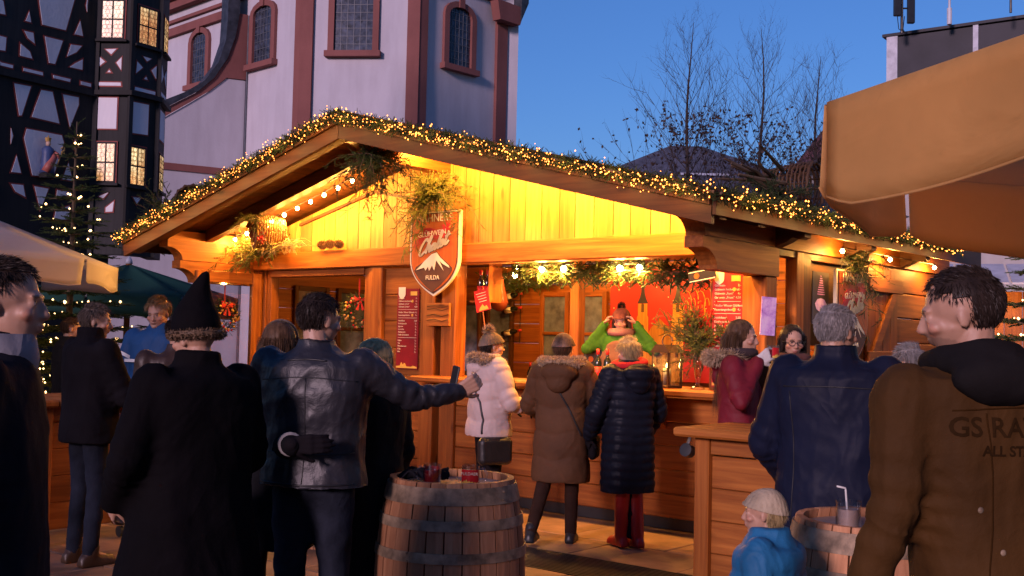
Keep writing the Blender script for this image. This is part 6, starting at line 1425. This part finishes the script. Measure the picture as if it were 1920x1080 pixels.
# k: navy puffer, red boots
puff = cloth('navy_puffer', (.010, .012, .020), .42, .15, .2, 18); redc = cloth('red_wool', (.50, .02, .02), .85, .15, .5, 60); redl = cloth('red_leather', (.34, .012, .012), .35, .15, .2, 30, True)
r_, hm, sh = person('woman in long navy puffer coat with red scarf and red boots', (.93, 8.75), R(26), 1.64, dict(mat=puff, hem=.46, w=1.04, p=.028, quilt=.072, fold=.012, flare=.015, name='coat'), dict(mat=black_c), ('short', 'h_blond', .055), female=True, head=(R(4), R(-8), 0), arms=dict(er=(.31, .02, 1.12), wr=(.27, .16, .92), el=(-.31, .02, 1.12), wl=(-.28, .16, .92)), gloves=black_c, shoes=dict(mat=redl, boot=.92), legs=dict(kl=(-.03, .02, .50), al=(-.02, .05, .10), kr=(.075, .01, .50), ar=(.085, -.03, .10)))
hood(r_, puff, -.15, 1.455, 1.0, quilt=.06); mb = MB(); mb.tube(catmull3([(.12*math.cos(a*.4), -.01+.105*math.sin(a*.4), 1.525+.02*math.sin(a*.4+1)) for a in range(17)], 3), .042, 10); mb.cap((-.13, .05, 1.50), (-.19, .14, 1.34), .045, .05); v, nn, q = remesh(mb, .011, 4); d = folds(v, .012, 40, 2); npmesh('red_scarf', v+nn*d[:, None], q, redc, r_, True)
# l: barmaid
green = cloth('green_fleece', (.045, .16, .012), .8); vest = cloth('brown_vest', (.20, .10, .06)); p_ = H(-1.86, .70, 0)
r_, hm, sh = person('barmaid with green sleeves and pompom hat behind the counter', (p_.x, p_.y), R(158), 1.69, dict(mat=green, hem=.85, w=1.02, p=.014), dict(mat=black_c), ('long', 'h_brown', .22), ('beanie', cloth('red_brown_knit', (.22, .07, .05), .9, .4, .6, 50), 'h_dark', .028), female=True, head=(R(4), R(-14), 0), arms=dict(er=(.36, .04, 1.32), wr=(.165, .05, 1.575), el=(-.36, .04, 1.32), wl=(-.165, .05, 1.575)), curls=(.9, .9), z0=.24)
mb = MB(); loft(mb, [(Vector((0, 0, z)), a, b) for z, a, b in ((.86, .215, .16), (1.05, .21, .158), (1.25, .215, .158), (1.38, .17, .145), (1.43, .10, .11))]); v, nn, q = remesh(mb, .013, 3); d = folds(v, .01, 20, 3); npmesh('vest', v+nn*d[:, None], q, vest, r_, True)
MB().tube(catmull3([(.105*math.cos(a*.4), .01+.10*math.sin(a*.4), 1.50) for a in range(17)], 3), .040, 10).build('scarf', cloth('rose_scarf', (.36, .17, .14), .9, .3, .6, 50), r_, True)
# m: young woman drinking
burg = cloth('burgundy_jacket', (.16, .012, .022), .6, .15, .25); wglove = cloth('white_glove', (.66, .62, .58), .9, .08, .5, 90)
r_, hm, sh = person('young woman with long hair in burgundy jacket drinking from a mug', (1.56, 7.66), R(-112), 1.78, dict(mat=burg, hem=.80, w=.98, p=.014, fold=.016), dict(mat=jeans), ('long', 'h_brown', .48), female=True, head=(R(-4), R(-4), 0), gloves=wglove, arms=dict(er=(.29, .07, 1.20), wr=(.11, .145, 1.455), el=(-.27, .08, 1.15), wl=(-.10, .28, 1.14)), curls=(.5, 1.0), handpose=dict(r=(Vector((-.25, .75, .6)), Vector((-.9, -.1, .0)))))
fur_ring(r_, [(.16*math.cos(R(-230+a*12)), -.08+.12*math.sin(R(-230+a*12)), 1.48) for a in range(25)], .030, .045, M['fur'], 3600, 9, 'fur_trim', .3); hood(r_, burg, -.135, 1.44, .72)
MB().tube(catmull3([(.10*math.cos(a*.4), .0+.095*math.sin(a*.4), 1.515) for a in range(17)], 3), .034, 10).build('scarf', cloth('dark_scarf', (.06, .04, .04)), r_, True)
hp_ = r_.matrix_world
bpy.context.view_layer.update(); q_ = r_.matrix_world @ Vector((.065, .235, 1.475)); mug('mug of mulled wine lifted by the young woman', q_, .8, s_=1.05)
# n: woman with glasses
r_, hm, sh = person('dark haired woman with glasses facing the camera', (2.02, 8.05), R(172), 1.76, dict(mat=cloth('dark_brown_jacket', (.035, .022, .016)), hem=.7, p=.02), dict(mat=black_c), ('long', 'h_dark', .30), female=True, head=(R(10), R(-6), 0)); glasses(r_, hm, M['black']); MB().tube(catmull3([(.10*math.cos(a*.4), .01+.095*math.sin(a*.4), 1.50) for a in range(17)], 3), .038, 10).build('scarf', cloth('fleck_scarf', (.12, .05, .04), .9, .5, .6, 60), r_, True)
# o: man in blue jacket
nylon = cloth('blue_nylon', (.011, .014, .032), .48, .12, .2, 9)
r_, hm, sh = person('grey haired man in dark blue jacket seen from behind at the right table', (1.45, 5.0), R(-24), 1.80, dict(mat=nylon, hem=.74, w=1.13, p=.03, fold=.026, ff=12, collar=.075, vox=.011), dict(mat=charcoal), ('short', 'h_grey', .022), head=(R(-28), R(-4), 0), arms=dict(er=(.30, .05, 1.13), wr=(.24, .26, .98), el=(-.31, .03, 1.13), wl=(-.25, .22, .96)))
seam(r_, [(-.2, 1.38), (0, 1.385), (.2, 1.38)], M['black']); seam(r_, [(-.17, 1.36), (-.15, 1.1), (-.16, .8)], M['black'])
r_, hm, sh = person('grey haired person just visible behind the man in brown', (2.50, 7.0), R(30), 1.63, dict(mat=charcoal, p=.02), dict(mat=black_c), ('short', 'h_grey', .055), female=True, head=(R(15), R(-8), 0))
# q: brown jacket foreground
olive = cloth('brown_canvas', (.070, .030, .006), .8, .15, .25, 50); trz = cloth('grey_olive_jeans', (.19, .165, .12), .85, .15, .3, 90); hoodc = cloth('black_hood_fleece', (.014, .012, .012))
r_, hm, sh = person('man in brown canvas jacket with black hood in the right foreground', (1.285, 2.98), R(14), 1.84, dict(mat=olive, hem=.93, w=1.0, p=.022, fold=.028, ff=13, collar=0, vox=.010), dict(mat=trz, w=1.05, fold=.014), ('short', 'h_dark', .016), head=(R(52), R(-4), 0), beard=.35, tilt=R(-7), arms=dict(el=(-.30, -.02, 1.13), wl=(-.34, .05, .86), er=(.30, .0, 1.13), wr=(.28, .12, .90)), curls=(.6, .6))
mb = MB(); mb.ball((0, -.06, 1.485), (.13, .11, .065), None, 22, 14); mb.ball((0, -.12, 1.45), (.14, .07, .075), None, 20, 12); mb.tube([(.088*math.cos(a*.3927), .0+.095*math.sin(a*.3927), 1.495-.02*math.sin(a*.3927)) for a in range(17)], .042, 12); mb.ball((0, .04, 1.475), (.115, .07, .05), None, 20, 12); v, nn, q = remesh(mb, .010, 5); d = folds(v, .014, 22, 4); v[:, 0] -= .07; npmesh('hood', v+nn*d[:, None], q, hoodc, r_, True)
jk = [c for c in r_.children if c.name.startswith('jacket')][0]
seamc = cloth('jacket_seam', (.045, .019, .004)); ink = cloth('dark_ink', (.030, .014, .004))
def on_back(s, size, x, z, rot=0):
    o = text_part('jacket_lettering', s, size, ink, r_, (x, -.30, z), (R(90), rot, 0), 0, .001, depth=0); md = o.modifiers.new('sub', 'SUBSURF'); md.subdivision_type = 'SIMPLE'; md.levels = 2; md.render_levels = 2
    w_ = o.modifiers.new('wrap', 'SHRINKWRAP'); w_.target = jk; w_.wrap_method = 'PROJECT'; w_.use_negative_direction = True; w_.use_positive_direction = True; w_.use_project_z = True; w_.offset = .003
on_back('GS RAW', .066, -.085, 1.335); on_back('ALL STAR', .034, -.06, 1.28); seam(r_, [(-.2, 1.375), (0, 1.385), (.2, 1.375)], seamc, .002); seam(r_, [(-.12, 1.37), (-.10, 1.15), (-.11, .95)], seamc, .002)
bpy.context.view_layer.update()
for px_, pz in ((-.13, 1.14), (-.075, 1.04), (-.05, .95)):
    hit = jk.ray_cast(Vector((px_, -1, pz)), Vector((0, 1, 0)))
    if hit[0]: MB().ball(hit[1], (.008, .004, .008), None, 10, 6).build('snap_button', M['hoop'], r_, True)
# r: child
r_, hm, sh = person('small child in cream hat and blue jacket at the bottom edge', (.86, 3.72), R(62), 1.13, dict(mat=cloth('child_blue', (.02, .14, .30), .6), hem=.78, w=1.15, p=.03, quilt=.14), dict(mat=jeans), ('short', 'h_blond', .05), ('beanie', cloth('cream_knit', (.55, .44, .30), .9, .2, .5, 60), None), female=True, head=(R(10), 0, 0), arms=dict(er=(.30, .05, 1.12), wr=(.2, .25, 1.0)))
# ================================================================ UNSEEN HOUSES ADDED BEHIND THE CAMERA (they keep the low afterglow off the market)
def shade_house(label, x0, w, y0, eave, ridge, col, dep=4.5):
    t = thing('shade_house', label, 'house', (x0, y0, 0), 0, 'unseen shade houses across the square'); m = stucco('plaster_'+label.split()[0], col)
    MB().box(.02, w-.02, -dep, 0, 0, eave).build('wall', m, t)
    MB().add([(-.1, .3, eave-.1), (w+.1, .3, eave-.1), (w+.1, -dep-.3, eave-.1), (-.1, -dep-.3, eave-.1), (-.1, -dep/2, ridge), (w+.1, -dep/2, ridge)], [(0, 1, 5, 4), (2, 3, 4, 5), (1, 2, 5), (3, 0, 4), (0, 3, 2, 1)]).build('roof', M['tiles'], t)
    for fl in range(3):
        for k in range(int(w/2.2)):
            xx = 1.0+k*2.2; z = 1.2+fl*3.0
            if fl == 0 and k == 1: MB().box(xx, xx+1.1, .005, .06, 0, 2.4).build('door', M['dark_z'], t); continue
            f = MB().box(xx-.1, xx+1.0, .005, .05, z-.1, z+1.6).build('window', M['white'], t); MB().box(xx, xx+.9, .051, .06, z, z+1.5).build('pane', M['lead_glass'], f)
cols = (('ochre', (.5, .36, .18)), ('cream', (.62, .55, .42)), ('rose', (.52, .33, .28)), ('grey', (.4, .4, .4)), ('sage', (.36, .40, .32)), ('white', (.7, .68, .64)), ('yellow', (.6, .48, .24)))
xs = [(-58, 12), (-46, 12), (-34, 11.8), (-10, 11.4), (1.6, 11), (12.6, 12), (24.6, 14)]  # gap left in the added row so the sun reaches the parasol side
for (n_, c_), (x_, w_) in zip(cols, xs): shade_house(n_ + ' plastered unseen house added behind the viewer to shade the market', x_, w_, -22, 10.8, 13.4, c_)
